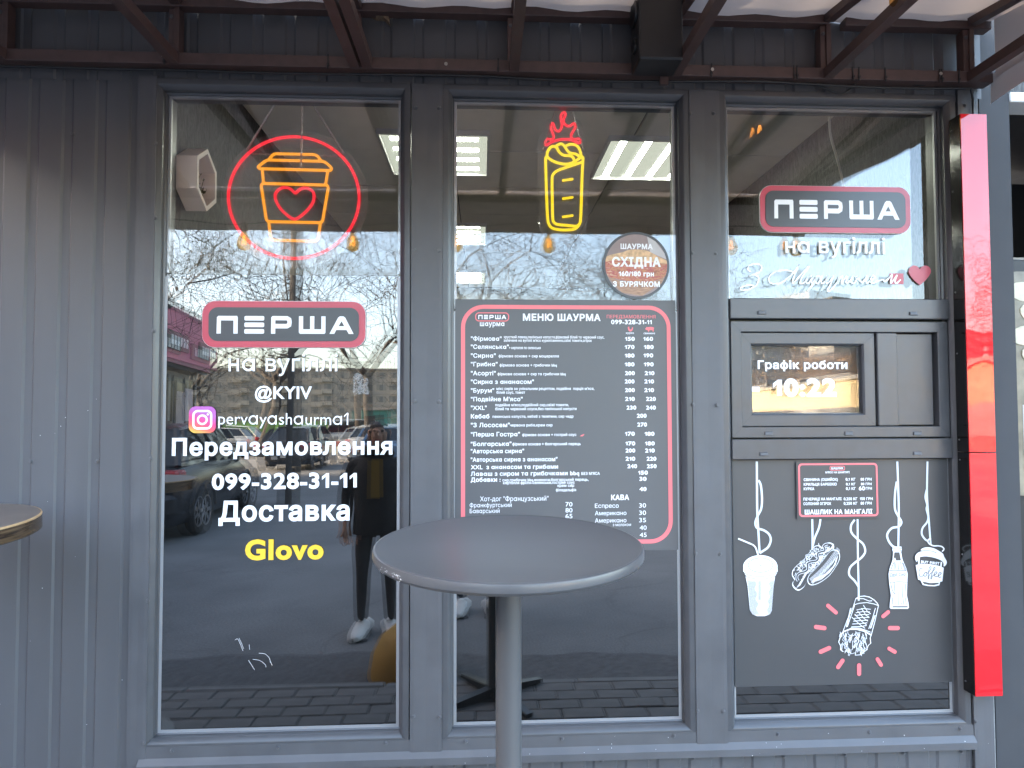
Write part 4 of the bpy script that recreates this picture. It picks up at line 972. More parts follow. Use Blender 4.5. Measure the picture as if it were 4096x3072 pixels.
flat('cup_body', [CA.pts([(335, 930), (825, 930), (800, 1100), (770, 1500), (740, 1560), (650, 1590), (530, 1590), (450, 1560), (408, 1490), (370, 1100)])], 'print_white')
flat('cup_lid', [ell(CA, 580, 770, 285, 190), CA.pts([(297, 780), (863, 780), (868, 850), (820, 940), (700, 985), (580, 995), (450, 985), (350, 930), (295, 850)])], 'print_white')
q = MB(); d = lay()
for ys, k in ((880, 0), (915, 1)):
    q.ribbon([CA(580 + 283 * math.cos(a), ys - 60 + (95 + 5 * k) * math.sin(a) + 20) for a in np.linspace(.12, math.pi - .12, 24)], CA.h(7), d)
q.ribbon(ell(CA, 583, 745, 205, 118), CA.h(9), d, True); q.build('lid_lines', 'print_dark', parent=pan)
hl = []
for k in range(60):
    y = 1010 + k * 9.3; x0 = 370 + (y - 1000) * .085; x1 = x0 + 125 + 18 * math.sin(k * .35)
    hl.append([(x0, y), ((x0 + x1) / 2, y + 5), (x1, y + 3)]); x3 = 815 - (y - 1000) * .075
    hl.append([(x3 - 75 - 14 * math.sin(k * .4), y + 4), (x3 - 8, y)])
    if k < 34: hl.append([(545, y + 3), (590, y + 2)])
lines('cup_hatching', CA, hl, 4.0, 'print_dark')
lines('straw', CA, [[(212, 305), (440, 400)], [(440, 400), (490, 440), (525, 520), (560, 640), (588, 755)]], 26, 'print_white', 3)
lines('straw_lines', CA, [[(535, 545), (575, 752)], [(520, 720), (580, 750), (645, 775)], [(650, 715), (525, 785)]] + [[(440 + 14 * k, 380 + 16 * k + k * k), (425 + 18 * k, 430 + 14 * k)] for k in range(7)], 5, 'print_dark')
CB = Crop(3120, 2120, .1687, PD)           # hot dog
bun = [(1240, 460), (1340, 475), (1400, 560), (1395, 700), (1300, 880), (1150, 1080), (950, 1230), (780, 1300), (680, 1285), (635, 1200), (660, 1090), (800, 940), (1000, 720), (1140, 530)]
saus = [(870, 358), (950, 375), (990, 420), (1010, 370), (1080, 310), (1170, 290), (1250, 330), (1270, 410), (1230, 480), (1140, 540), (900, 820), (690, 1040), (620, 1200), (560, 1340), (440, 1430), (350, 1400), (280, 1310), (290, 1230), (330, 1180), (275, 1080), (280, 980), (360, 860), (600, 640), (770, 410)]
sp_ = smooth_path(CB.pts(saus), 4, True); bp_ = smooth_path(CB.pts(bun), 4, True)
def shrink(lp, k): c = np.mean(np.array(lp), 0); return [tuple(c + (np.array(p) - c) * k) for p in lp]
flat('sausage_shape', [sp_, shrink(sp_, .955)], 'print_white', True)
hl = []
for k in range(90):
    t = rng.random(); x, y = 330 + t * 560 + rng.normal(0, 45), 1000 - t * 560 + rng.normal(0, 42)
    hl.append([(x, y), (x + rng.normal(0, 28), y + rng.normal(0, 28)), (x + rng.normal(0, 34), y + rng.normal(0, 34))])
for k in range(60):
    t = rng.random(); x, y = 620 + t * 520, 960 - t * 560
    hl.append([(x + rng.normal(30, 40), y + rng.normal(0, 40)), (x + rng.normal(50, 40), y + rng.normal(10, 40)), (x + rng.normal(30, 40), y + rng.normal(0, 40))])
for k in range(26): x, y = 470 + 8 * k, 1390 - 14 * k; hl.append([(x - 90, y - 20 + rng.normal(0, 8)), (x, y - 90)])
for k in range(14): hl.append([(1110 + 11 * k, 520 - 8 * k), (1180 + 6 * k, 440 - 9 * k)])
lines('filling_lines', CB, hl, 11, 'print_white')
sauce = [(420, 1200), (390, 1140), (400, 1060), (470, 1010), (580, 980), (640, 930), (640, 850), (640, 790), (720, 750), (840, 730), (890, 680), (880, 600), (890, 540), (960, 510), (1040, 490), (1045, 430), (1020, 380), (1060, 340), (1120, 325)]
lines('sauce_edge', CB, [sauce], 62, 'print_white', 5); lines('sauce', CB, [sauce], 40, 'panel_grey', 5)
flat('bun_field', [bp_], 'panel_grey'); flat('bun_shape', [bp_, shrink(bp_, .955)], 'print_white', True)
hl = []
for k in range(40):
    t = k / 39; x, y = 700 + 640 * t, 1250 - 760 * t + 60 * math.sin(t * 3.1)
    hl.append([(x - 10, y - 110 + 30 * t), (x + 40, y - 40), (x + 60 + 40 * math.sin(t * 3.14), y + 10)])
for k in range(26):
    t = k / 25; o = 14 * (k % 4)
    hl.append([(760 + 560 * t, 1270 - 560 * t - o), (800 + 545 * t, 1215 - 580 * t - o)])
for j in range(7): hl.append([(720 + 12 * j, 1240 - 16 * j), (950 + 18 * j, 1170 - 22 * j), (1160 + 16 * j, 1000 - 26 * j), (1310 + 8 * j, 800 - 32 * j)])
lines('bun_hatching', CB, hl, 8, 'print_white')
CV = Crop(3300, 2340, .1929, PD)           # wrap
wl = [(620, 270), (690, 225), (800, 212), (910, 235), (1000, 290), (1070, 360), (1100, 415), (1030, 730), (950, 1030), (800, 945), (650, 905), (500, 905), (350, 960), (440, 720), (560, 460)]
wp = CV.pts(wl); flat('wrap_shape', [wp, shrink(wp, .955)], 'print_white', True)
hl = [[(640, 275), (780, 275), (900, 325), (960, 320)], [(590, 400), (700, 370), (850, 355), (1000, 385), (1095, 420)], [(600, 410), (550, 560), (450, 850)], [(1030, 470), (970, 680), (890, 900)], [(520, 880), (700, 885), (830, 930), (930, 970)]]
for k in range(7): hl.append([(640 - 18 * k, 510 + 58 * k), (780 - 10 * k, 480 + 62 * k), (930 - 14 * k, 495 + 56 * k)])
for k in range(5): hl.append([(780 - 60 * k + (20 if k == 1 else 0), 410 + 62 * k), (870 - 35 * k, 550 + 70 * k), (935 - 30 * k, 590 + 75 * k)])
for k in range(22): hl.append([(1000 - 4 * k, 640 + 12 * k), (1030 - 4 * k, 620 + 12 * k)]); hl.append([(420 + 4 * k, 860 - 18 * k), (450 + 4 * k, 850 - 18 * k)])
lines('wrap_lines', CV, hl, 13, 'print_white')
fp = CV.pts([(350, 960), (290, 1080), (260, 1170), (300, 1250), (310, 1340), (350, 1375), (440, 1350), (540, 1420), (600, 1400), (620, 1450), (740, 1440), (760, 1410), (850, 1340), (890, 1240), (940, 1200), (930, 1080), (950, 1030), (800, 945), (650, 905), (500, 905)])
flat('filling_shape', [fp, shrink(fp, .95)], 'print_white', True)
hl = []
for k in range(85):
    x, y = rng.uniform(330, 860), rng.uniform(960, 1340); a = rng.uniform(1.1, 2.1); l = rng.uniform(40, 150)
    hl.append([(x, y), (x + math.cos(a) * l * .5 + rng.normal(0, 12), y + math.sin(a) * l * .5), (x + math.cos(a) * l, y + math.sin(a) * l)])
hl += [[(540 + 85 * math.cos(a), 970 + 75 * math.sin(a)) for a in np.linspace(-.3, 3.4, 12)], [(300, 960), (310, 1040), (340, 1070)], [(640, 1290), (610, 1450)], [(700, 1200), (720, 1440)], [(350, 1180), (330, 1350)]]
lines('filling_strips', CV, hl, 11, 'print_white')
CO = Crop(3500, 2120, .2170, PD)           # bottle and coffee cup
bt = [(310, 300), (470, 300), (478, 350), (465, 400), (490, 540), (560, 700), (585, 800), (578, 960), (570, 1200), (600, 1340), (608, 1420), (590, 1445), (275, 1445), (255, 1420), (260, 1330), (278, 1200), (245, 960), (235, 800), (255, 700), (310, 540), (320, 400), (303, 360)]
flat('bottle_shape', [CO.pts(bt)], 'print_white')
flat('bottle_neck', [CO.pts([(340, 405), (435, 405), (462, 555), (375, 558), (350, 500), (320, 560)])], 'panel_grey')
flat('bottle_foot', [CO.pts([(305, 1396), (585, 1396), (585, 1420), (305, 1420)])], 'panel_grey')
hl = [[(330, 590), (275, 725)], [(345, 580), (330, 720)], [(372, 580), (352, 720)], [(405, 570), (415, 725)], [(455, 575), (470, 720)], [(480, 580), (530, 730)], [(500, 600), (555, 735)], [(250, 742), (320, 735), (560, 740)], [(250, 950), (320, 955), (420, 945), (570, 955)],
      [(270, 960), (300, 1100), (345, 1180)], [(335, 960), (355, 1180)], [(405, 965), (412, 1375)], [(500, 965), (490, 1200), (515, 1370)], [(548, 985), (535, 1150)], [(310, 1230), (300, 1370)], [(370, 1230), (368, 1365)], [(540, 1240), (560, 1370)], [(475, 1330), (475, 1370)]]
lines('bottle_lines', CO, hl, 11, 'print_dark'); lines('bottle_rim', CO, [[(310, 330), (400, 345), (475, 325)], [(330, 375), (400, 385), (465, 370)]], 9, 'panel_grey', 3)
q = MB(); d = lay(); text(q, 'Coca', CO(258, 845), CO(390, 838), CO.h(62), d, .012, True, .30); text(q, 'Cola', CO(420, 842), CO(548, 838), CO.h(62), d, .012, True, .30)
q.ribbon(smooth_path(CO.pts([(262, 850), (300, 858), (350, 845)]), 4), CO.h(8), d); q.build('bottle_script', 'print_dark', parent=pan)
flat('coffee_cup', [CO.pts([(732, 640), (830, 612), (1000, 625), (1150, 650), (1248, 690), (1220, 940), (1180, 945), (1165, 1010), (1080, 1030), (960, 1025), (860, 1005), (820, 920), (775, 905)]), CO.pts([(782, 500), (805, 500), (800, 640), (775, 640)]), CO.pts([(1190, 575), (1218, 590), (1205, 690), (1180, 690)])], 'print_white')
flat('coffee_foot', [CO.pts([(850, 940), (1000, 970), (1160, 965), (1145, 990), (1060, 1008), (960, 1003), (880, 985)])], 'panel_grey')
flat('coffee_lid', [smooth_path(CO.pts([(820, 365), (870, 325), (960, 312), (1060, 330), (1160, 380), (1230, 430), (1255, 490), (1300, 570), (1290, 630), (1245, 665), (1240, 600), (1180, 545), (1050, 500), (930, 480), (840, 485), (780, 510), (755, 580), (725, 540), (720, 480), (760, 420), (820, 392), (900, 380)]), 3, True)], 'print_white')
lines('lid_steam', CO, [[(1010, 150), (965, 170), (955, 210), (990, 255), (1060, 285), (1140, 285), (1210, 300), (1250, 345), (1215, 390)]], 24, 'print_white', 5)
lines('lid_gap', CO, [[(835, 380), (930, 372), (1030, 385), (1110, 412)]], 9, 'panel_grey', 3)
q = MB(); text(q, 'BUT FIRST', CO(825, 597), CO(1165, 632), CO.h(46), lay(), .045, False); q.build('cup_words', 'print_white', parent=pan)
q = MB(); d = lay()
for s_ in ([(850, 715), (835, 692), (805, 715), (790, 780), (805, 845), (840, 852), (880, 810), (905, 770), (930, 780), (925, 830), (890, 845), (880, 805), (910, 770), (945, 775)], [(945, 800), (1000, 720), (1010, 675), (985, 675), (965, 760), (955, 880), (970, 890), (972, 840), (1000, 790)], [(1000, 800), (1065, 730), (1085, 690), (1062, 685), (1035, 770), (1005, 885), (1022, 892), (1030, 850), (1060, 815)], [(1060, 830), (1105, 800), (1120, 770), (1090, 765), (1070, 810), (1085, 850), (1130, 845), (1180, 810), (1198, 785), (1170, 775), (1145, 815), (1155, 865), (1195, 855)]):
    q.ribbon(smooth_path(CO.pts(s_), 5), CO.h(11), d); d -= .00005
q.build('cup_script', 'print_dark', parent=pan); LY[0] -= .0003
# price card stuck over the panel
CD = Crop(2796, 1800, .5877, PD - .009)
a, b_ = CD(669, 468), CD(1226, 81)
card = thing('price_card', 'small dark price card with a red border on the printed panel', 'price card', ((a[0] + b_[0]) / 2, PD - .008, a[1]))
MB().box(a[0], b_[0], PD - .008, PD - .0065, a[1], b_[1]).build('card', 'panel_grey', parent=card)
a, b_ = CD(681, 456), CD(1214, 88)
q = MB(); v, t = fill([round_rect(a[0], b_[0], a[1], b_[1], .014), round_rect(a[0] + .0065, b_[0] - .0065, a[1] + .0065, b_[1] - .0065, .009)], True); q.tris(v.tolist(), t, PD - .009); q.build('border', 'print_pink', parent=card)
a, b_ = CD(890, 140), CD(993, 108); q = MB(); v, t = fill([round_rect(a[0], b_[0], a[1], b_[1], .006), round_rect(a[0] + .0022, b_[0] - .0022, a[1] + .0022, b_[1] - .0022, .004)], True); q.tris(v.tolist(), t, PD - .009); q.build('heading_border', 'print_pink', parent=card)
for it in ([('ШАШЛИК', 900, 983, 131, 14)], [("М'ЯСО НА ШАМПУРІ", 861, 1025, 158, 13)], [('СВИНИНА (ОШИЙОК)', 713, 945, 210, 18), ('0,1 КГ', 998, 1065, 208, 18), ('80 ГРН', 1100, 1175, 208, 18)], [('КРИЛЬЦЯ БАРБЕКЮ', 713, 937, 242, 18), ('0,1 КГ', 1000, 1065, 240, 16), ('80 ГРН', 1102, 1175, 239, 16)], [('КУРКА', 713, 785, 273, 18), ('0,1 КГ', 1000, 1067, 271, 18), ('60', 1088, 1130, 274, 26), ('ГРН', 1135, 1177, 270, 18)],
           [('ПЕЧЕРИЦІ НА МАНГАЛІ', 711, 970, 342, 18), ('0,250 КГ', 985, 1078, 341, 18), ('150 ГРН', 1095, 1183, 340, 18)], [('СОЛОНИЙ ОГІРОК', 711, 900, 374, 18), ('0,250 КГ', 985, 1078, 372, 18), ('80 ГРН', 1100, 1175, 371, 18)], [('ШАШЛИК НА МАНГАЛІ', 720, 1180, 435, 31)]):
    for s_, x0, x1, bs, cp in it: CD.text(MB(), s_, x0, x1, bs, cp, .032, False).build('price' if s_[0].isdigit() else 'card_line', 'print_white', parent=card)

# ------------------------------------------------------------------ red light box at the right corner
m, nt, N, L = new_mat('red_acrylic'); b = N['Principled BSDF']; MATS['red_acrylic'] = m
b.inputs['Base Color'].default_value = (.62, .012, .018, 1); b.inputs['Roughness'].default_value = .02; b.inputs['IOR'].default_value = 1.6; b.inputs['Specular IOR Level'].default_value = .5
tc = N.new('ShaderNodeTexCoord'); mp = N.new('ShaderNodeMapping'); mp.inputs['Scale'].default_value = (6, 6, 3.5); L.new(tc.outputs['Object'], mp.inputs[0])
nz = N.new('ShaderNodeTexNoise'); nz.inputs['Scale'].default_value = 1.6; nz.inputs['Detail'].default_value = 1; L.new(mp.outputs[0], nz.inputs['Vector'])
bp = N.new('ShaderNodeBump'); bp.inputs['Distance'].default_value = .0012; bp.inputs['Strength'].default_value = .6; L.new(nz.outputs[0], bp.inputs['Height']); L.new(bp.outputs[0], b.inputs['Normal'])
pmat('box_side', (.010, .009, .009), rough=.12)
lu0, lu1, lf_ = P(3872, 1620, -.075)[0], P(3980, 1620, -.075)[0], -.075
lv1, lv0, lvm = P(3890, 455, lf_)[1], P(3960, 2786, lf_)[1], P(3870, 1811, lf_)[1]
lb = thing('light_box', 'tall narrow glossy red light box with black sides at the kiosk corner', 'light box', ((lu0 + lu1) / 2, lf_, lv0))
for nm, a, b_ in (('lower', lv0, lvm - .0012), ('upper', lvm + .0012, lv1)):
    MB().box(lu0, lu1, lf_ + .004, -.018, a, b_, .001).build('casing', 'box_side', parent=lb)
    MB().box(lu0 + .0005, lu1 - .0005, lf_, lf_ + .0038, a + .0005, b_ - .0005, .0008).build('red_face', 'red_acrylic', parent=lb)
for y in (530, 770, 1172, 1415, 1758, 1838, 2215, 2720):
    v = P(3800, y, -.02)[1]; q = piece(SCREW, lb, (lu0 - ORG[lb.name][0] - .0, -.03 - lf_, v - lv0), (0, 0, -math.pi / 2)); q.scale = (.45, .45, .45)

# ------------------------------------------------------------------ neighbouring stall to the right
nb = thing('neighbour_stall', 'plain grey neighbouring stall with an open dark front at the right edge', 'stall', (2.0, 0.03, 0))
NU0, NU1 = 1.898, 2.017
MB().box(NU0, NU1, .006, 4.0, -.05, 3.298).build('wall', 'neighbour_wall', parent=nb)
MB().box(1.874, 1.8975, .010, .09, -.02, 2.62).build('foam_joint', 'foam', parent=nb)
MB().box(NU1, 5.2, .02, .10, 2.60, 3.3).build('fascia', 'osb', parent=nb)
MB().box(NU1 + .002, 5.2, .0, .11, 2.56, 2.598, .004).build('trim', 'white_paint', parent=nb)
MB().box(NU1, 5.2, 2.6, 2.7, -.05, 3.2).build('back_wall', 'interior_dark', parent=nb)
MB().box(5.2, 5.3, .02, 4.0, -.05, 3.3).build('wall', 'neighbour_wall', parent=nb)
MB().box(NU0, 5.3, .0, 4.05, 3.3, 3.38).build('roof', 'sheet', parent=nb)
MB().box(NU1, 5.2, .1, 2.6, -.06, -.01).build('floor', 'interior_dark', parent=nb)
q = MB()
for k in range(7): q.box(2.62, 2.65, 1.20, 1.22, 2.17 - .05 * k, 2.20 - .05 * k)
q.box(2.63, 2.66, 1.22, 1.24, 1.80, 2.30).box(2.2, 4.0, 1.15, 1.20, 2.20, 2.24).box(2.2, 4.0, 1.15, 1.20, 1.98, 2.03)
q.build('shelf_rack', 'shelf_steel', parent=nb)
MB().box(2.30, 5.2, .9, .95, -.01, 1.55).build('counter', 'neighbour_wall', parent=nb)
pmat('dumpling_print', (.17, .145, .10), rough=.4, noise=.6, nscale=9)
MB().box(2.030, 2.78, .0765, .10, -.01, 1.97, .004).build('shutter_leaf', 'matt_black', parent=nb)
po_ = thing('poster', 'food poster with pale dumplings in the neighbouring stall at the right edge', 'poster', (2.38, .06, 1.05))
MB().prism(round_rect(2.052, 2.70, 1.05, 1.92, .03), .066, .0755).build('sheet', 'dumpling_print', parent=po_)
pmat('dumpling_pale', (.48, .42, .30), rough=.5, noise=.2, nscale=30)
for k in range(16):
    cu_, cv_ = 2.11 + .14 * (k % 4) + .04 * ((k // 4) % 2), 1.84 - .085 * (k // 4); an = rng.uniform(-.6, .6)
    lp = [(cu_ + .062 * math.cos(t_) * math.cos(an) - .038 * math.sin(t_) * math.sin(an), cv_ + .062 * math.cos(t_) * math.sin(an) + .038 * math.sin(t_) * math.cos(an)) for t_ in np.linspace(0, 2 * math.pi, 15)[:-1]]
    MB().prism(lp, .0645 - .0002 * k, .0658).build('dumpling', 'dumpling_pale', parent=po_)
MB().box(2.09, 2.66, .0645, .0655, 1.10, 1.40).build('pale_field', 'print_pale', parent=po_)

# ------------------------------------------------------------------ awning
aw = thing('awning', 'brown steel framed awning with pale fabric over the kiosk front', 'awning', (0, -.06, 2.58))
RB, RT, TB, TT, AF = 2.599, 2.640, 2.806, 2.842, -1.25
def rail(nm, v0, v1, d0, d1, u0=-2.6, u1=1.90): return MB().box(u0, u1, d0, d1, v0, v1, .002).build(nm, 'awning_steel', parent=aw)
rail('wall_rail', RB, RT, -.062, -.012); rail('top_rail', TB, TT, -.062, -.020, -2.6, 1.28); rail('top_rail', TB - .004, TT - .010, -.062, -.020, 1.34, 1.90)
rail('front_rail', 2.575, 2.61, AF, AF + .03)
POSTS = [P(x, 150, -.05)[0] for x in (18, 702, 1422, 2055, 2700, 3302, 3872)]
POSTS = [POSTS[0] - .61] + POSTS
slope = .165
for k, u in enumerate(POSTS):
    MB().box(u - .002, u + .016, -.060, -.022, RT + .001, TB - .001, .001).build('post', 'awning_steel', parent=aw)
    MB().box(u - .022, u - .0025, -.054, -.018, RB + .004, TB - .006, .001).build('bracket', 'awning_steel', parent=aw)
    for vv in (RB + .02, TB - .035): piece(SCREW, aw, (u - .012, -.0545 + .06, vv - 2.58))
    mb = MB(); w = .017
    mb.add([(u + a, d, z) for d, z0 in ((-.062, RB), (AF + .03, RB - .01)) for a, z in ((-w, z0), (w, z0), (w, z0 + .036), (-w, z0 + .036))], [(0, 3, 2, 1), (4, 5, 6, 7), (0, 1, 5, 4), (1, 2, 6, 5), (2, 3, 7, 6), (3, 0, 4, 7)])
    mb.build('lower_strut', 'awning_steel', parent=aw)
    mb = MB()
    if k == 3:      # doubled bar
        mb.add([(u + .045 + a, d, z) for d, z0 in ((-.062, RB), (AF + .03, RB - .01)) for a, z in ((-w, z0), (w, z0), (w, z0 + .036), (-w, z0 + .036))], [(0, 3, 2, 1), (4, 5, 6, 7), (0, 1, 5, 4), (1, 2, 6, 5), (2, 3, 7, 6), (3, 0, 4, 7)]).build('lower_strut', 'awning_steel', parent=aw); mb = MB()
    z1 = TB + .004; z2 = z1 - slope * (abs(AF) - .06)
    mb.add([(u + .007 + a, d, z) for d, z0 in ((-.062, z1), (AF + .03, z2)) for a, z in ((-w, z0), (w, z0), (w, z0 + .03), (-w, z0 + .03))], [(0, 3, 2, 1), (4, 5, 6, 7), (0, 1, 5, 4), (1, 2, 6, 5), (2, 3, 7, 6), (3, 0, 4, 7)])
    mb.build('upper_strut', 'awning_steel', parent=aw)
def fabric(nm, fn, nu, nv, th=None):
    mb = MB(); V = [fn(i / nu, j / nv) for j in range(nv + 1) for i in range(nu + 1)]
    mb.add(V, [(j * (nu + 1) + i, j * (nu + 1) + i + 1, (j + 1) * (nu + 1) + i + 1, (j + 1) * (nu + 1) + i) for j in range(nv) for i in range(nu)])
    return mb.build(nm, 'awning_fabric', parent=aw, smooth=80)
US, UE = -2.62, 1.905
def roof_fn(s, t):
    u = US + (UE - US) * s; d = -.006 + (AF + .006) * t
    k = min(range(len(POSTS) - 1), key=lambda i: abs((POSTS[i] + POSTS[i + 1]) / 2 - u)); mid = 1 - min(1, abs((POSTS[k] + POSTS[k + 1]) / 2 - u) / .32) ** 2
    sag = .020 * mid * math.sin(math.pi * min(1, t * 1.2 + .12)) + .006 * math.sin(u * 23 + t * 9) * (1 - t)
    return (u, d, TT + .004 - slope * (-.012 - d) - sag)
fabric('roof_fabric', roof_fn, 90, 22)
def val_fn(s, t):
    u = US + (UE - US) * s; return (u, AF - .004 + .006 * math.sin(u * 9) * t, 2.665 - .270 * t)
fabric('front_valance', val_fn, 60, 4)
def side_fn(s, t):
    d = -.066 + (AF + .066) * s; top = TT + .012 - slope * (-.012 - d); return (UE, d, top + (2.615 - top) * t)
fabric('side_panel', side_fn, 20, 4)
def sv_fn(s, t):
    d = -.040 + (AF + .04) * s; return (UE + .004 + .010 * math.sin(d * 11) * t, d, 2.640 - (.112 - .062 * s) * t)
fabric('side_valance', sv_fn, 26, 4)
# cable ties and the black cable along the wall rail
tie = MB().box(-.0022, .0022, -.0645, -.0625, RB - .006, RT + .004).box(-.004, .004, -.068, -.0645, RB + .004, RB + .012).build('cable_tie', 'cable', parent=aw)
tie.location = (P(657, 230, -.064)[0] , 0, 0); ob = tie.location.x
for x in (1312, 1990, 2606, 2844, 3178, 3188, 3412, 3434, 3543, 3754, 3770, 3832): piece(tie, aw, (P(x, 250, -.064)[0] + rng.normal(0, .001), 0, 0), (0, rng.normal(0, .03), 0))
cab = [(u, -.045 + .006 * math.sin(u * 5), RB - .010 - .007 * abs(math.sin(u * 3.1))) for u in np.linspace(-2.4, 1.80, 60)] + [(1.83, -.04, 2.585), (1.845, -.03, 2.55), (1.85, -.022, 2.48), (1.852, -.020, 2.42)]
MB().tube(cab, .0045, 6).build('wall_cable', 'cable', smooth=70, label='black cable running along under the awning rail', cat='cable')
lc = [P(x, y, -.03) for x, y in ((3180, 312), (3240, 335), (3300, 352), (3350, 372), (3390, 365), (3420, 335), (3450, 318), (3600, 325), (3680, 340), (3800, 322))]
MB().tube([(p[0], -.03, p[1]) for p in smooth_path(lc, 6)], .0035, 6).build('loose_cable', 'cable', smooth=70, label='thin loose black cable looping above the right window', cat='cable')
# zinc bolts on the rail
for x, y in ((651, 221), (1784, 256), (2849, 278), (3762, 295)):
    u, v = P(x, y, -.063); mb = MB().tube([(u, -.0625, v), (u, -.066, v)], .006, 10); mb.build('bolt', 'zinc', parent=aw)
# torn foam scrap on the upper wall
fs = MB(); u, v = P(1515, 60, -.02)
fs.prism([(u - .04, v + .015), (u + .045, v + .018), (u + .038, v - .012), (u + .04, v - .035), (u + .02, v - .015), (u - .01, v - .012), (u - .035, v - .0)], -.035, -.006)
pmat('foam_brown', (.22, .15, .10), rough=.9, noise=.4, nscale=80, bump=1, bscale=120)
fs.build('foam_scrap', 'foam_brown', label='torn brown scrap of foam hanging under the awning top rail', cat='scrap')
# loudspeaker
spu0, spu1, spv = P(2556, 150, -.18)[0], P(2732, 150, -.18)[0], 2.588
spk = thing('loudspeaker', 'black box loudspeaker mounted under the awning above the middle window', 'loudspeaker', ((spu0 + spu1) / 2, -.12, spv))
MB().box(spu0, spu1, -.185, -.066, spv, spv + .30, .006).build('black_box', 'black_plastic', parent=spk)
for vz, r_ in ((.19, .046), (.075, .028)):
    mb = MB(); n = 24
    ring = lambda r, x: [(x, -.125 + r * math.cos(2 * math.pi * k / n), spv + vz + r * math.sin(2 * math.pi * k / n)) for k in range(n)]
    V = ring(r_, spu0 - .0005) + ring(r_, spu0 - .008) + ring(r_ * .85, spu0 - .008) + ring(r_ * .35, spu0 + .012 - .013)
    mb.add(V, [(a * n + k, a * n + (k + 1) % n, (a + 1) * n + (k + 1) % n, (a + 1) * n + k) for a in range(3) for k in range(n)] + [tuple(3 * n + k for k in range(n))]).build('cone', 'black_paint', parent=spk, smooth=40)
MB().box(spu1 - .05, spu1 - .02, -.075, -.064, spv - .03, spv - .002).build('mount', 'awning_steel', parent=spk)
# string of filament lamps along the front of the awning
def bulb(parent, u, d, v):
    """hanging pear-shaped filament lamp; v is the top of the socket"""
    s_ = MB().lathe([(.0, 0), (.014, -.002), (.017, -.012), (.017, -.045), (.013, -.050)], 12, (u, d, v)).build('socket', 'socket', parent=parent, smooth=40)
    g = MB().lathe([(.012, -.048), (.014, -.060), (.029, -.085), (.037, -.110), (.036, -.132), (.024, -.152), (.0, -.160)], 16, (u, d, v)).build('lamp_glass', 'bulb_glass', parent=s_, smooth=60)
    f = MB()
    for k in range(5):
        a = k * 1.256; f.tube([(u + .004 * math.cos(a), d + .004 * math.sin(a), v - .072), (u + .013 * math.cos(a), d + .013 * math.sin(a), v - .125)], .0015, 5)
    f.build('filament', 'filament', parent=s_)
sl_ = thing('string_lights', 'string of amber filament lamps along the front of the awning', 'string lights', (0, AF + .05, 2.40))
bx = [-2.0, -1.325, -.722, -.145, .385, .96, 1.44, 1.82]
MB().tube([(u, AF + .05, 2.425 - .012 * math.cos((u + .1) * 9.7)) for u in np.linspace(-2.4, 1.88, 80)], .004, 5).build('string_cable', 'cable', parent=sl_)
for u in bx: bulb(sl_, u, AF + .05, 2.425)
s2 = thing('hanging_lamp', 'lit amber filament lamp at the top right under the awning', 'lamp', (1.22, -.46, 2.7))
u, v = P(3612, 28, -.46); bulb(s2, u, -.46, v + .153)
MB().tube([(u, -.46, v + .15), (u + .01, -.45, v + .22)], .004, 5).build('lamp_cable', 'cable', parent=s2)

# ================================================================== bar tables
tb = thing('bar_table', 'round grey metal bar table on one pole in front of the menu', 'table', (0, 0, 0), fac=False)
tb.location = (0.0, 0.0, 0.0)
TX, TY, TZ, TR_ = 0.0, 0.0, 1.12, 0.30
cw = F @ mc; cinv = cw.inverted()
def pix_ground(px_, py_, z):
    """world point at height z seen at a photo pixel"""
    d_ = cw.to_3x3() @ Vector(((px_ - 2048) / FOC, -(py_ - 1536) / FOC, -1.0)); t_ = (z - CAMW.z) / d_.z; return CAMW + d_ * t_
c_ = pix_ground(2036, 2186, TZ); near, far = pix_ground(2036, 2340, TZ), pix_ground(2036, 2063, TZ)
TX, TY = c_.x, (near.y + far.y) / 2; TR_ = 0.30
tb.location = (TX, TY, 0)
top = [(.0, .0), (.288, .0), (.2945, .003), (.2985, .0015), (.3005, -.005), (.3005, -.014), (.297, -.020), (.290, -.021), (.286, -.016), (.0, -.014)]
ORG[tb.name] = (0, 0, 0)
MB().lathe(top, 96, (0, 0, TZ), caps=False).build('table_top', 'table_metal', parent=tb, smooth=30)
MB().lathe([(.0295, .03), (.0295, .585), (.0300, .586), (.0300, .5885), (.0293, .590), (.0293, TZ - .015)], 32).build('pole', 'table_metal', parent=tb, smooth=40)
MB().lathe([(.09, TZ - .0215), (.09, TZ - .017), (.0, TZ - .0169)], 32).build('mount_plate', 'black_paint', parent=tb)
hk = MB(); hk.tube([(.052, -.03, TZ - .018), (.058, -.03, TZ - .03), (.062, -.03, TZ - .05), (.062, -.03, TZ - .080)], .0035, 6).build('bag_hook', 'black_paint', parent=tb)
for k in range(4):
    a = R(45 + 90 * k + 12); e = Vector((math.cos(a), math.sin(a), 0)); n_ = Vector((-e.y, e.x, 0))
    V = [e * .025 + n_ * .022 + Vector((0, 0, .05)), e * .025 - n_ * .022 + Vector((0, 0, .05)), e * .29 - n_ * .018 + Vector((0, 0, .022)), e * .29 + n_ * .018 + Vector((0, 0, .022)), e * .025 + n_ * .022 + Vector((0, 0, .004)), e * .025 - n_ * .022 + Vector((0, 0, .004)), e * .29 - n_ * .018 + Vector((0, 0, .004)), e * .29 + n_ * .018 + Vector((0, 0, .004))]
    MB().add(V, [(0, 1, 2, 3), (7, 6, 5, 4), (0, 3, 7, 4), (1, 5, 6, 2), (2, 6, 7, 3), (0, 4, 5, 1)]).build('foot', 'black_paint', parent=tb)
ch = MB()
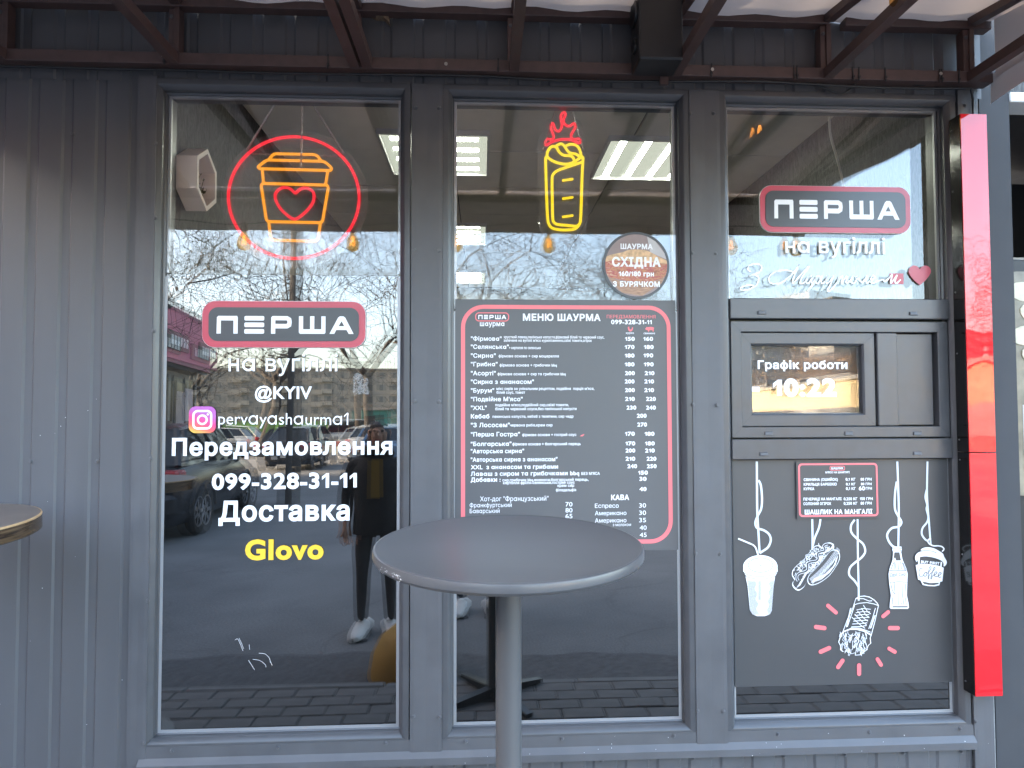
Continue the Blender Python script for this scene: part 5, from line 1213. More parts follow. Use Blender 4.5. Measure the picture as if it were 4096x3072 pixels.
for k in range(26):
    a = R(208 + rng.uniform(0, 17)); z = TZ - rng.uniform(.004, .017); r_ = .3008; w = rng.uniform(.001, .003)
    p_ = Vector((r_ * math.cos(a), r_ * math.sin(a), z)); t_ = Vector((-math.sin(a), math.cos(a), 0)); ch.add([p_ - t_ * w, p_ + Vector((0, 0, w * .6)), p_ + t_ * w, p_ - Vector((0, 0, w * .6))], [(0, 1, 2, 3)])
ch.build('chipped_paint', 'table_chip', parent=tb, kind='stuff', label='chipped pale spots on the rim')
pmat('wood_dark', (.10, .085, .075), rough=.38, noise=.3, nscale=6, bump=.1, bscale=60)
m, nt, N, L = new_mat('wood_edge'); b = N['Principled BSDF']; MATS['wood_edge'] = m; b.inputs['Roughness'].default_value = .25
tc = N.new('ShaderNodeTexCoord'); mp = N.new('ShaderNodeMapping'); mp.inputs['Scale'].default_value = (3, 3, 60); L.new(tc.outputs['Object'], mp.inputs[0])
nz = N.new('ShaderNodeTexNoise'); nz.inputs['Scale'].default_value = 3; nz.inputs['Detail'].default_value = 6; nz.inputs['Distortion'].default_value = .5; L.new(mp.outputs[0], nz.inputs['Vector'])
cr = N.new('ShaderNodeValToRGB'); cr.color_ramp.elements[0].position = .35; cr.color_ramp.elements[0].color = (.018, .009, .006, 1); cr.color_ramp.elements[1].position = .7; cr.color_ramp.elements[1].color = (.12, .075, .04, 1)
L.new(nz.outputs[0], cr.inputs[0]); L.new(cr.outputs[0], b.inputs['Base Color'])
pmat('wood_pale', (.42, .27, .14), rough=.5, noise=.2, nscale=40)
e_ = pix_ground(96, 2086, 1.10)
t2 = thing('bar_table', 'dark wooden bar table cut off by the left edge of the picture', 'table', (0, 0, 0), fac=False)
t2.location = (e_.x - .30, e_.y - .02, 0)
MB().lathe([(.0, 1.10), (.15, 1.10), (.295, 1.10)], 96, caps=False).build('table_top', 'wood_dark', parent=t2)
MB().lathe([(.2955, 1.1002), (.2995, 1.0990), (.3005, 1.0965), (.3000, 1.0945)], 96, caps=False).build('edge_band', 'wood_pale', parent=t2)
MB().lathe([(.3000, 1.0940), (.3002, 1.056), (.296, 1.053), (.0, 1.053)], 96, caps=False).build('edge', 'wood_edge', parent=t2, smooth=40)
MB().lathe([(.028, .02), (.028, 1.053)], 24).build('pole', 'black_paint', parent=t2)
MB().lathe([(.24, .0), (.24, .012), (.10, .026), (.03, .03)], 40).build('base_plate', 'black_paint', parent=t2, smooth=30)
bpy.data.objects.remove(_fo)

# ================================================================== the yard behind the viewer (seen in the glass)
pmat('concrete_pole', (.06, .052, .046), rough=.9, noise=.15, nscale=6, bump=.5, bscale=60)
pmat('bark', (.045, .036, .030), rough=.9, noise=.3, nscale=9, bump=.8, bscale=40)
pmat('twig', (.034, .027, .024), rough=.9)
pmat('dry_leaf', (.26, .15, .07), rough=.8, noise=.3, nscale=5)
pl = thing('utility_pole', 'dark brown utility pole reflected in the left window', 'pole', (-3.55, -9.6, ZA), fac=False)
MB().lathe([(.135, 0), (.13, 2), (.105, 8.5), (.10, 9.0)], 16, (-3.55, -9.6, ZA)).build('shaft', 'concrete_pole', parent=pl, smooth=40)
MB().box(-4.15, -2.95, -9.66, -9.54, 8.2, 8.3, .01).build('cross_arm', 'awning_steel', parent=pl)
for dx in (-.5, .5): MB().lathe([(.02, 0), (.045, .03), (.03, .06), (.045, .09), (.015, .13)], 10, (-3.55 + dx, -9.6, 8.3)).build('insulator', 'white_paint', parent=pl)

def tree(x, y, h, seed, label, trunk_r=.2, spread=.62, forks=5, depth=7, lean=(0, 0), leaves=0, base=ZA, side=.42, minr=.012):
    r = np.random.default_rng(seed); segs = [[], []]
    def grow(p, d, length, rad, lev):
        n = 3 if lev < 3 else 2
        q = p; rr = rad
        for i in range(n):
            d = d + Vector(r.normal(0, .13 + .03 * lev, 3)); d.z += .03; d.normalize()
            e = q + d * (length / n); r2 = rr * .90
            segs[0 if lev < 2 else 1].append((q, e, rr, r2)); q, rr = e, r2
            if lev >= 2 and lev < depth and r.random() < side:
                a = d.orthogonal(); a.rotate(Matrix.Rotation(r.uniform(0, 6.28), 3, d)); nd = (d * .6 + a * r.uniform(.6, 1.1)).normalized()
                grow(q, nd, length * r.uniform(.45, .7), max(minr, rr * .5), lev + 2)
        if lev >= depth: return
        k = forks if lev == 0 else (3 if r.random() < .55 else 2)
        for i in range(k):
            a = d.orthogonal(); a.rotate(Matrix.Rotation(6.283 * i / k + r.uniform(-.5, .5), 3, d))
            nd = (d * (1 - spread * .55) + a * r.uniform(spread * .7, spread * 1.25)).normalized()
            grow(q, nd, length * r.uniform(.66, .86), max(minr, rr * (.62 if k > 2 else .70)), lev + 1)
    grow(Vector((x, y, base)), Vector((lean[0], lean[1], 1)).normalized(), h * .27, trunk_r, 0)
    t = thing('tree', label, 'tree', (x, y, base), group='trees reflected in the windows', fac=False)
    def mk(sg, nm, mat, sides):
        A = np.array([q[0][:] for q in sg]); B = np.array([q[1][:] for q in sg]); ra = np.array([q[2] for q in sg]); rb = np.array([q[3] for q in sg])
        T = B - A; T /= np.maximum(np.linalg.norm(T, axis=1, keepdims=True), 1e-9)
        U = np.cross(T, np.where(np.abs(T[:, 2:3]) < .9, [[0, 0, 1.]], [[1., 0, 0]])); U /= np.maximum(np.linalg.norm(U, axis=1, keepdims=True), 1e-9); W_ = np.cross(T, U)
        V = []
        for P_, rad in ((A, ra), (B, rb)):
            for k in range(sides):
                an = 2 * math.pi * k / sides; V.append(P_ + (U * math.cos(an) + W_ * math.sin(an)) * rad[:, None])
        V = np.stack(V, 1).reshape(-1, 3); n = len(sg); Fc = []
        base_ = np.arange(n) * 2 * sides
        for k in range(sides):
            k2 = (k + 1) % sides; Fc.append(np.stack([base_ + k, base_ + k2, base_ + sides + k2, base_ + sides + k], 1))
        Fc = np.concatenate(Fc)
        me = bpy.data.meshes.new(nm); me.from_pydata((V - np.array((x, y, base))).tolist(), [], Fc.tolist()); me.materials.append(MATS[mat])
        if sides > 4: me.polygons.foreach_set('use_smooth', [True] * len(me.polygons))
        o = bpy.data.objects.new(nm, me); col.objects.link(o); o.parent = t; ORG[o.name] = (x, y, base)
        return o
    mk(segs[0], 'trunk', 'bark', 8); mk(segs[1], 'crown', 'twig', 3)
    if leaves:
        tips = [q for q in segs[1] if q[2] < .02]; idx = r.integers(0, len(tips), leaves); lf = MB()
        for i in idx:
            c = tips[i][1] + Vector(r.normal(0, .12, 3)); e = Vector(r.normal(0, 1, 3)).normalized() * .06; g = e.cross(Vector(r.normal(0, 1, 3))).normalized() * .04
            lf.add([c - e, c + g, c + e, c - g], [(0, 1, 2, 3)])
        lf.build('dry_leaves', 'dry_leaf', parent=t, kind='stuff')
    return t
tree(-10.6, -28.0, 14.5, 3, 'bare tree with several stems behind the utility pole in the left window reflection', .28, .55, 5, 6)
tree(-5.2, -27.0, 14.0, 11, 'bare crooked tree near the right side of the left window reflection', .27, .60, 4, 6)
tree(-9.3, -11.5, 11.0, 5, 'nearest bare tree, its branches crossing the left edge of the left window reflection', .20, .6, 5, 7, lean=(.25, .1), minr=.007)
tree(-16.5, -36.0, 15.0, 8, 'bare tree above the pink shop in the left window reflection', .26, .6, 5, 6)
tree(-1.6, -32.0, 20.0, 21, 'tall bare tree above the menu board at its left', .28, .62, 5, 6, side=.40)
tree(5.2, -34.0, 18.5, 23, 'bare tree above the middle of the menu board', .26, .66, 5, 6, side=.40)
tree(11.0, -36.0, 16.5, 25, 'lower bare tree above the right of the menu board', .25, .66, 5, 6, side=.40)
tree(39.5, -36.0, 18.0, 31, 'bare tree reflected in the red light box', .24, .62, 5, 7)
tree(42.0, -73.0, 13.0, 33, 'tree with brown dry leaves reflected in the hatch pane', .3, .6, 5, 6, leaves=14000)
tree(33.0, -80.0, 11.0, 35, 'second dry-leaved tree beside the pale hall in the hatch reflection', .3, .6, 5, 6, leaves=8000)

# ---- buildings
pmat('plaster_grey', (.30, .28, .25), rough=.85, noise=.12, nscale=2)
pmat('plaster_dark', (.12, .11, .10), rough=.85, noise=.15, nscale=3)
pmat('fascia_pink', (.42, .10, .17), rough=.45, noise=.15, nscale=1.5)
pmat('sign_black', (.02, .02, .02), rough=.4)
pmat('pane_dark', (.03, .035, .04), rough=.08)
pmat('block_window', (.10, .11, .12), rough=.2)
pmat('panel_block', (.23, .22, .205), rough=.9, noise=.12, nscale=.6)
pmat('balcony', (.27, .26, .24), rough=.9, noise=.15, nscale=1)
pmat('joint', (.16, .155, .15), rough=.9)
pmat('hall_yellow', (.36, .29, .18), rough=.85, noise=.08, nscale=.8)
pmat('roof_grey', (.20, .20, .20), rough=.8, noise=.1, nscale=2)
pmat('teal', (.03, .16, .15), rough=.5)
pmat('green_panel', (.10, .26, .05), rough=.6, noise=.1, nscale=2)
pmat('poster_pale', (.55, .46, .47), rough=.5, noise=.2, nscale=4)
shop = thing('shop_building', 'low shop with a pink fascia band at the left of the left window reflection', 'shop', (0, 0, 0), fac=False)
shop.location = (-6.6, 0, ZA); shop.rotation_euler = (0, 0, R(-6.5))
# local: x to the left of the front is negative, front plane at x = 0, runs from y = +1 to -16.8
MB().box(-9, 0, -16.8, 3.0, 0, 3.02).build('wall', 'plaster_grey', parent=shop)  # near end lengthened out of view so it shades yard and kiosk front
MB().box(-9.2, .45, -17.0, 3.2, 3.02, 3.12).build('eaves', 'plaster_dark', parent=shop)
MB().box(-9.2, .5, -17.05, 3.25, 3.121, 4.45).build('fascia', 'fascia_pink', parent=shop)
MB().box(-9.25, .55, -17.1, 3.3, 4.451, 4.52).build('coping', 'plaster_dark', parent=shop)
for y in (-13.6, -16.0, -8.8):
    s_ = MB().box(.501, .56, y - .75, y + .75, 3.35, 3.78).build('sign', 'sign_black', parent=shop)
    for k in range(6): MB().box(.561, .575, y - .62 + .21 * k, y - .48 + .21 * k, 3.45, 3.68).build('sign_bar', 'white_paint', parent=s_)
for k in range(8):
    y = -15.6 + 2.1 * k; w_ = MB().box(.001, .03, y - .85, y + .85, .55, 2.75).build('window', 'pane_dark', parent=shop)
    for dy in (-.86, 0, .86): MB().box(.031, .06, y + dy - .03, y + dy + .03, .5, 2.8).build('bar', 'plaster_dark', parent=w_)
    if k % 2 == 0: MB().box(.032, .04, y - .75, y - .1, .9, 2.5).build('poster', 'poster_pale', parent=w_)

def block(nm, label, cx, cy_, wdt, dpt, floors, rot, cat='building', mat='panel_block'):
    t = thing(nm, label, cat, (0, 0, 0), fac=False); t.location = (cx, cy_, ZA); t.rotation_euler = (0, 0, rot); H_ = floors * 2.8 + .8
    MB().box(-wdt / 2, wdt / 2, -dpt / 2, dpt / 2, 0, H_).build('wall', mat, parent=t)
    MB().box(-wdt / 2 - .2, wdt / 2 + .2, -dpt / 2 - .2, dpt / 2 + .2, H_ + .001, H_ + .5).build('parapet', 'joint', parent=t)
    nb_ = int(wdt / 3.0); f0 = dpt / 2; wn_ = bl = None
    jt = MB()
    for k in range(floors + 1): jt.box(-wdt / 2, wdt / 2, f0 + .001, f0 + .03, .75 + k * 2.8, .82 + k * 2.8)
    for k in range(1, nb_): jt.box(-wdt / 2 + k * wdt / nb_ - .03, -wdt / 2 + k * wdt / nb_ + .03, f0 + .031, f0 + .04, .8, H_ - .1)
    jt.build('panel_joints', 'joint', parent=t, kind='stuff')
    for fl_ in range(floors):
        for k in range(nb_):
            x = -wdt / 2 + (k + .5) * wdt / nb_; z = 1.0 + fl_ * 2.8
            if k % 3 == 1:
                if bl is None: bl = MB().box(-1.2, 1.2, 0, 1.0, .0, 1.05).build('balcony', 'balcony', parent=t); bl.location = (x, f0 + .05, z - .2)
                else: piece(bl, t, (x, f0 + .05, z - .2))
            if wn_ is None: wn_ = MB().box(-.75, .75, 0, .06, .75, 2.15).build('window', 'block_window', parent=t); wn_.location = (x, f0 + .002, z)
            else: piece(wn_, t, (x, f0 + .002, z))
    return t
block('apartment_block', 'five-storey panel block far behind the trees in the left window reflection', -44, -150, 66, 12, 5, R(-4))
block('apartment_block', 'faint high-rise block above the hatch in the right window reflection', 112, -190, 18, 14, 14, R(-20))
block('apartment_block', 'tall grey block at the left of the hatch pane reflection', 84, -180, 20, 14, 9, R(-15))
block('apartment_block', 'wide grey block behind the dry tree in the hatch pane reflection', 122, -160, 34, 14, 9, R(-30))
hall = thing('yellow_hall', 'sunlit yellow hall reflected in the hatch pane and the red light box', 'building', (0, 0, 0), fac=False)
hall.location = (27.5, -28.0, ZA); hall.rotation_euler = (0, 0, R(1))
MB().box(0, 10, -36, 4.0, 0, 4.7).build('wall', 'hall_yellow', parent=hall)
MB().box(-.3, 10.3, -36.3, 4.3, 4.701, 5.0).build('roof', 'roof_grey', parent=hall)
MB().box(-.012, -.001, -36, 4.0, 0, .7).build('plinth', 'plaster_dark', parent=hall)
for k in range(6): MB().box(-.05, -.0012, -33.6 + 4.4 * k, -23.2 + 4.4 * k, .71, 2.6).build('door' if k % 2 else 'window', 'pane_dark' if k % 2 == 0 else 'roof_grey', parent=hall)
kio = thing('teal_stall', 'small teal stall at the right of the left window reflection', 'stall', (-7.6, -45, ZA), fac=False)
MB().box(-8.9, -6.3, -46, -44, ZA + .1, 2.6, .02).build('body', 'teal', parent=kio); MB().box(-9.1, -6.1, -46.2, -43.8, 2.601, 2.75).build('roof', 'roof_grey', parent=kio)
MB().box(-8.5, -7.2, -43.995, -43.97, 1.0, 2.2).build('window', 'pane_dark', parent=kio)
gp = thing('green_fence', 'low green fence panel beside the tree in the left window reflection', 'fence', (-14, -41, ZA), fac=False)
for k in range(20): MB().box(-17 + .32 * k, -16.73 + .32 * k, -41.03, -41, ZA + .25, 1.7).build('slat', 'green_panel', parent=gp)
MB().box(-17.1, -10.5, -41.06, -41.031, .35, .45).build('rail', 'green_panel', parent=gp)

# ---- yellow dome bollard at the kerb
pmat('bollard_yellow', (.40, .22, .035), rough=.7, noise=.15, nscale=8, bump=.4, bscale=60)
MB().lathe([(.24, 0), (.24, .04), (.225, .13), (.18, .22), (.10, .285), (.0, .31)], 32, (-.40, -1.36, ZA)).build('dome_bollard', 'bollard_yellow', fac=False, smooth=40, label='yellow-brown dome bollard reflected low in the left window', cat='bollard')

# ---- cars
pmat('tyre', (.012, .012, .012), rough=.8); pmat('rim', (.40, .40, .42), rough=.3, metal=.8)
pmat('tail_red', (.45, .015, .02), rough=.15); pmat('car_glass', (.012, .014, .016), rough=.03); pmat('car_trim', (.012, .012, .013), rough=.5); pmat('plate_white', (.7, .7, .7), rough=.4)
for nm, c in (('paint_black', (.010, .011, .014)), ('paint_grey', (.045, .047, .052)), ('paint_silver', (.35, .36, .37)), ('paint_white', (.62, .62, .60)), ('paint_blue', (.16, .25, .36))):
    pmat(nm, c, rough=.18, spec=.6)
def car(x, y, heading, paint, label, van=False, L_=4.3, W_=1.76, hatch=True):
    """heading: direction the nose points, radians from +x; local +x is forward"""
    t = thing('parked_car' if not van else 'parked_van', label, 'car' if not van else 'van', (0, 0, 0), group='vehicles reflected in the left window', fac=False)
    t.location = (x, y, ZA); t.rotation_euler = (0, 0, heading); h = W_ / 2
    # body shell: stations (x, deck height, half width); sections with tucked sill, bulging flank and shoulder
    if van: st = [(-2.15, .95, .93), (-2.1, 1.05, .97), (-1.4, 1.06, 1.0), (0, 1.06, 1.0), (1.2, 1.04, 1.0), (1.75, .95, .95), (2.1, .78, .86), (2.2, .62, .78)]
    else: st = [(-2.12, .78, .80), (-2.05, .93, .90), (-1.75, .98, .96), (-1.2, .97, 1.0), (0, .94, 1.0), (.75, .93, .99), (1.2, .88, .97), (1.75, .76, .92), (2.05, .66, .84), (2.16, .54, .74)]
    sc_ = L_ / 4.3; mb = MB(); V = []; n = 12
    for sx_, dk, hw in st:
        w = h * hw; zs = .20
        ring = [(-w * .86, zs), (-w * .97, zs + .12), (-w * 1.0, dk * .62), (-w * .985, dk * .86), (-w * .90, dk * .985), (-w * .45, dk + .015)]
        ring = ring + [(-a, b_) for a, b_ in ring[::-1]]
        V += [(sx_ * sc_, a, b_) for a, b_ in ring]
    m_ = len(st)
    mb.add(V, [(i * n + k, i * n + (k + 1) % n, (i + 1) * n + (k + 1) % n, (i + 1) * n + k) for i in range(m_ - 1) for k in range(n)] + [tuple(range(n - 1, -1, -1)), tuple((m_ - 1) * n + k for k in range(n))])
    mb.build('body', paint, parent=t, smooth=38)
    # greenhouse
    if van: lo = [(-2.05, .98), (1.35, .98)]; hi = [(-1.98, 1.86), (.75, 1.86)]
    elif hatch: lo = [(-1.98, .95), (1.02, .90)]; hi = [(-1.55, 1.40), (.25, 1.45)]
    else: lo = [(-1.62, .95), (1.02, .90)]; hi = [(-.95, 1.39), (.22, 1.43)]
    wl, wh = h * .90, h * .70 if not van else h * .84
    xm = (lo[0][0] + lo[1][0]) / 2
    Vg = []
    for (xa, za), (xb, zb), w in ((lo[0], lo[1], wl), (hi[0], hi[1], wh)):
        for s_ in (-1, 1): Vg += [(xa * sc_, s_ * w, za), (xm * sc_, s_ * w * 1.0, (za + zb) / 2 + (.04 if w == wh else 0)), (xb * sc_, s_ * w, zb)]
    g = MB().add(Vg, [(0, 1, 7, 6), (1, 2, 8, 7), (3, 9, 10, 4), (4, 10, 11, 5), (0, 6, 9, 3), (2, 5, 11, 8)]).build('windows', 'car_glass', parent=t)
    rf = MB(); o_ = .012
    Vr = [Vg[i] for i in (6, 7, 8, 9, 10, 11)]; rf.add([(a, b_ * 1.03, c + .005) for a, b_, c in Vr] + [(a, b_ * .80, c + .045) for a, b_, c in Vr], [(0, 1, 7, 6), (1, 2, 8, 7), (3, 9, 10, 4), (4, 10, 11, 5), (0, 6, 9, 3), (2, 5, 11, 8), (6, 7, 10, 9), (7, 8, 11, 10)]); rf.build('roof', paint, parent=t, smooth=30)
    for s_ in (-1, 1):
        for (pa, pb) in (((lo[0][0], lo[0][1]), (hi[0][0], hi[0][1])), ((-.35, .96), (-.33, 1.44 if not van else 1.86)), ((lo[1][0], lo[1][1]), (hi[1][0], hi[1][1]))):
            MB().tube([(pa[0] * sc_, s_ * (wl + .004), pa[1]), (pb[0] * sc_, s_ * (wh + .012), pb[1])], .042 if pa[0] != -.35 else .028, 6).build('pillar', paint if pa[0] != -.35 else 'car_trim', parent=t)
        MB().box(.86 * sc_, .98 * sc_, s_ * (h + .05) - .10, s_ * (h + .05) + .08, .93, 1.06, .03).build('mirror', paint, parent=t)
        MB().box(-2.10 * sc_, -1.93 * sc_, s_ * h * .80 - .13, s_ * h * .80 + .10, .70, .90, .03).build('tail_light', 'tail_red', parent=t)
        MB().box(1.92 * sc_, 2.08 * sc_, s_ * h * .66 - .14, s_ * h * .66 + .12, .56, .68, .03).build('headlight', 'plate_white', parent=t)
        for wx in (-1.30, 1.32):
            tr = MB(); n2 = 24; r_o, r_i = .315, .205
            prof = [(r_i, -.09), (r_o - .03, -.105), (r_o, -.07), (r_o, .07), (r_o - .03, .105), (r_i, .09)]
            V2 = [(wx * sc_ + r_ * math.cos(2 * math.pi * k / n2), s_ * (h - .105) + yy, .315 + r_ * math.sin(2 * math.pi * k / n2)) for r_, yy in prof for k in range(n2)]
            wheel = tr.add(V2, [(i * n2 + k, i * n2 + (k + 1) % n2, (i + 1) * n2 + (k + 1) % n2, (i + 1) * n2 + k) for i in range(5) for k in range(n2)]).build('wheel', 'tyre', parent=t, smooth=40)
            rm = MB(); yy = s_ * (h - .105) + s_ * .085
            for k in range(7):
                a = 2 * math.pi * k / 7; e = Vector((math.cos(a), 0, math.sin(a))); nn_ = Vector((-math.sin(a), 0, math.cos(a))); c = Vector((wx * sc_, yy, .315))
                rm.add([c + e * .03 - nn_ * .03, c + e * .205 - nn_ * .022, c + e * .205 + nn_ * .022, c + e * .03 + nn_ * .03], [(0, 1, 2, 3)])
            rm.tube([(wx * sc_ + .195 * math.cos(a), yy, .315 + .195 * math.sin(a)) for a in np.linspace(0, 2 * math.pi, 25)[:-1]], .014, 5, True); rm.build('rim', 'rim', parent=wheel)
            MB().tube([(wx * sc_ + .36 * math.cos(a), s_ * (h - .012), .33 + .36 * math.sin(a)) for a in np.linspace(.05, math.pi - .05, 13)], .03, 5).build('arch', 'car_trim', parent=t)
    MB().box(-2.20 * sc_, -2.02 * sc_, -h * .86, h * .86, .34, .60, .05).build('bumper', paint, parent=t)
    MB().box(-2.215 * sc_, -2.201 * sc_, -.26, .26, .42, .53).build('number_plate', 'plate_white', parent=t)
    MB().box(2.0 * sc_, 2.20 * sc_, -h * .80, h * .80, .26, .52, .05).build('bumper', paint, parent=t)
    return t
car(-4.72, -7.5, R(-97), 'paint_black', 'dark hatchback seen from behind, parked nearest in the left window reflection')
car(-6.4, -20.5, R(-93), 'paint_grey', 'dark grey car in the middle of the left window reflection', hatch=False)
car(-4.6, -25.0, R(-88), 'paint_silver', 'silver car right of the dark grey one in the left window reflection', hatch=False)
car(-9.6, -42.0, R(178), 'paint_silver', 'long silver van far back in the left window reflection', van=True)
car(-13.6, -31.0, R(175), 'paint_white', 'white car behind the pole in the left window reflection')
car(-2.7, -17.5, R(-92), 'paint_blue', 'pale blue car at the right edge of the left window reflection', hatch=False)

# ---- people
pmat('skin', (.48, .28, .20), rough=.5); pmat('jeans', (.035, .045, .065), rough=.85, noise=.25, nscale=14, bump=.4, bscale=200)
pmat('trousers', (.055, .055, .058), rough=.85, noise=.2, nscale=12, bump=.3, bscale=200)
pmat('jacket_dark', (.014, .013, .014), rough=.8, noise=.5, nscale=16, bump=.6, bscale=50); pmat('fur', (.055, .033, .017), rough=.95, noise=.5, nscale=60, bump=1, bscale=120)
pmat('shoe_white', (.68, .67, .64), rough=.6, noise=.05, nscale=20); pmat('hair_dark', (.035, .022, .015), rough=.6, bump=.6, bscale=150); pmat('mustard', (.26, .16, .02), rough=.9)
def person(x, y, rz, label, arms, top_mat, leg_mat, Hh=1.68, fur=False):
    """standing figure; local +y is where it faces"""
    t = thing('person', label, 'person', (0, 0, 0), group='people reflected in the windows', fac=False)
    t.location = (x, y, ZA); t.rotation_euler = (0, 0, rz); s = Hh / 1.70
    J = {'pelvis': (0, 0, .93, .15, .115), 'waist': (0, .0, 1.08, .145, .11), 'chest': (0, .01, 1.27, .175, .12), 'neck0': (0, 0, 1.42, .10, .085), 'neck': (0, .01, 1.48, .055, .055), 'head0': (0, .02, 1.55, .072, .082), 'head1': (0, .025, 1.62, .078, .095), 'head2': (0, .015, 1.68, .055, .065)}
    Ed = [('pelvis', 'waist'), ('waist', 'chest'), ('chest', 'neck0'), ('neck0', 'neck'), ('neck', 'head0'), ('head0', 'head1'), ('head1', 'head2')]
    for sd, nm in ((-1, 'l'), (1, 'r')):
        J.update({nm + 'hip': (sd * .095, 0, .86, .098, .098), nm + 'thigh': (sd * .105, .01, .70, .086, .088), nm + 'knee': (sd * .11, .015, .49, .062, .064), nm + 'calf': (sd * .115, -.005, .34, .058, .060), nm + 'ankle': (sd * .12, -.01, .10, .043, .045)})
        Ed += [('pelvis', nm + 'hip'), (nm + 'hip', nm + 'thigh'), (nm + 'thigh', nm + 'knee'), (nm + 'knee', nm + 'calf'), (nm + 'calf', nm + 'ankle')]
        sh_, el, wr, hd = arms(sd)
        J.update({nm + 'sho': (*sh_, .070, .070), nm + 'elb': (*el, .055, .055), nm + 'fore': tuple((np.array(el) + np.array(wr)) / 2) + (.05, .05), nm + 'wri': (*wr, .035, .033), nm + 'hand': (*hd, .030, .040)})
        Ed += [('chest', nm + 'sho'), (nm + 'sho', nm + 'elb'), (nm + 'elb', nm + 'fore'), (nm + 'fore', nm + 'wri'), (nm + 'wri', nm + 'hand')]
        # five fingers
        d_ = Vector(hd) - Vector(wr); d_.normalize(); sidev = Vector((0, 0, 1)).cross(d_); sidev = sidev.normalized() if sidev.length > .1 else Vector((0, 1, 0)); dn = d_.cross(sidev)
        for k, (o_, l_) in enumerate(((-.028, .060), (-.010, .072), (.009, .068), (.026, .052))):
            b0 = Vector(hd) + sidev * o_ + d_ * .03; b1 = b0 + d_ * l_ * .55 + dn * .006; b2 = b1 + d_ * l_ * .4 + dn * .02
            for q, (p_, r_) in enumerate(((b0, .010), (b1, .009), (b2, .0075))): J[f'{nm}f{k}{q}'] = (*p_, r_, r_)
            Ed += [(nm + 'hand', f'{nm}f{k}0'), (f'{nm}f{k}0', f'{nm}f{k}1'), (f'{nm}f{k}1', f'{nm}f{k}2')]
        b0 = Vector(hd) - sidev * .035 * (1 if sd > 0 else -1) + dn * .005; b1 = b0 + d_ * .03 - sidev * .018 * (1 if sd > 0 else -1)
        J[nm + 't0'] = (*b0, .012, .012); J[nm + 't1'] = (*b1, .010, .010); Ed += [(nm + 'hand', nm + 't0'), (nm + 't0', nm + 't1')]
    ks = list(J); me = bpy.data.meshes.new('body'); me.from_pydata([tuple(c * s for c in J[k][:3]) for k in ks], [(ks.index(a), ks.index(b_)) for a, b_ in Ed], [])
    o = bpy.data.objects.new('body', me); col.objects.link(o)
    md = o.modifiers.new('skin', 'SKIN'); md.use_smooth_shade = True; md.branch_smoothing = .6
    for i, k in enumerate(ks): me.skin_vertices[0].data[i].radius = (J[k][3] * s, J[k][4] * s); me.skin_vertices[0].data[i].use_root = (k == 'pelvis')
    ss = o.modifiers.new('sub', 'SUBSURF'); ss.levels = 2; ss.render_levels = 2
    bpy.context.view_layer.update(); dg = bpy.context.evaluated_depsgraph_get()
    fm = bpy.data.meshes.new_from_object(o.evaluated_get(dg)); bpy.data.objects.remove(o)
    for mname in ('skin', top_mat, leg_mat): fm.materials.append(MATS[mname])
    hands = [np.array(J[k][:3]) * s for k in ('lhand', 'rhand')]; wrs = [np.array(J[k][:3]) * s for k in ('lwri', 'rwri')]
    for p_ in fm.polygons:
        c = np.array(p_.center[:])
        isarm = any(np.linalg.norm(c - h_) < .105 for h_ in hands)
        if isarm: i = 0
        elif c[2] > 1.475 * s and abs(c[0]) < .14: i = 0
        elif c[2] < .86 * s and abs(c[0]) < .21: i = 2
        else: i = 1
        p_.material_index = i; p_.use_smooth = True
    bo = bpy.data.objects.new('body', fm); col.objects.link(bo); bo.parent = t; ORG[bo.name] = (0, 0, 0)
    # jacket shell with a hem, hair, face, shoes
    jk = MB(); n = 20
    prof = [(.205, .135, .80), (.205, .14, .84), (.195, .135, 1.0), (.205, .142, 1.18), (.215, .145, 1.30), (.175, .125, 1.40), (.11, .10, 1.455), (.085, .085, 1.475)]
    V = [(a * math.cos(2 * math.pi * k / n) * s, (.01 + b_ * math.sin(2 * math.pi * k / n)) * s, z * s) for a, b_, z in prof for k in range(n)]
    jk.add(V, [(i * n + k, i * n + (k + 1) % n, (i + 1) * n + (k + 1) % n, (i + 1) * n + k) for i in range(len(prof) - 1) for k in range(n)]).build('jacket', top_mat, parent=t, smooth=60)
    if fur: MB().tube([(.115 * math.cos(a) * s, (.02 + .11 * math.sin(a)) * s, (1.455 + .02 * math.sin(a)) * s) for a in np.linspace(0, 2 * math.pi, 21)[:-1]], .045 * s, 8, True).build('fur_collar', 'fur', parent=t, smooth=60); MB().prism([(-.05 * s, 1.10 * s), (.05 * s, 1.10 * s), (.045 * s, 1.40 * s), (-.045 * s, 1.40 * s)], .150 * s, .160 * s).build('sweater', 'mustard', parent=t)
    hr = MB(); V = []
    for i in range(7):
        ph = i / 6 * 1.75
        for k in range(n):
            a = 2 * math.pi * k / n; f_ = .72 if math.sin(a) > .35 and i > 3 else 1
            V.append((.092 * math.sin(ph) * math.cos(a) * s, (.012 + (.108 * math.sin(ph) * math.sin(a)) * f_) * s, (1.60 + .115 * math.cos(ph) + (0.03 if f_ < 1 else -.012 * i * .5)) * s))
    hr.add(V, [(i * n + k, i * n + (k + 1) % n, (i + 1) * n + (k + 1) % n, (i + 1) * n + k) for i in range(6) for k in range(n)]).build('hair', 'hair_dark', parent=t, smooth=60)
    fc = MB(); fc.add([(-.012 * s, .115 * s, 1.585 * s), (.012 * s, .115 * s, 1.585 * s), (0, .142 * s, 1.588 * s), (0, .110 * s, 1.63 * s)], [(0, 1, 2), (1, 3, 2), (3, 0, 2)]).build('nose', 'skin', parent=t)
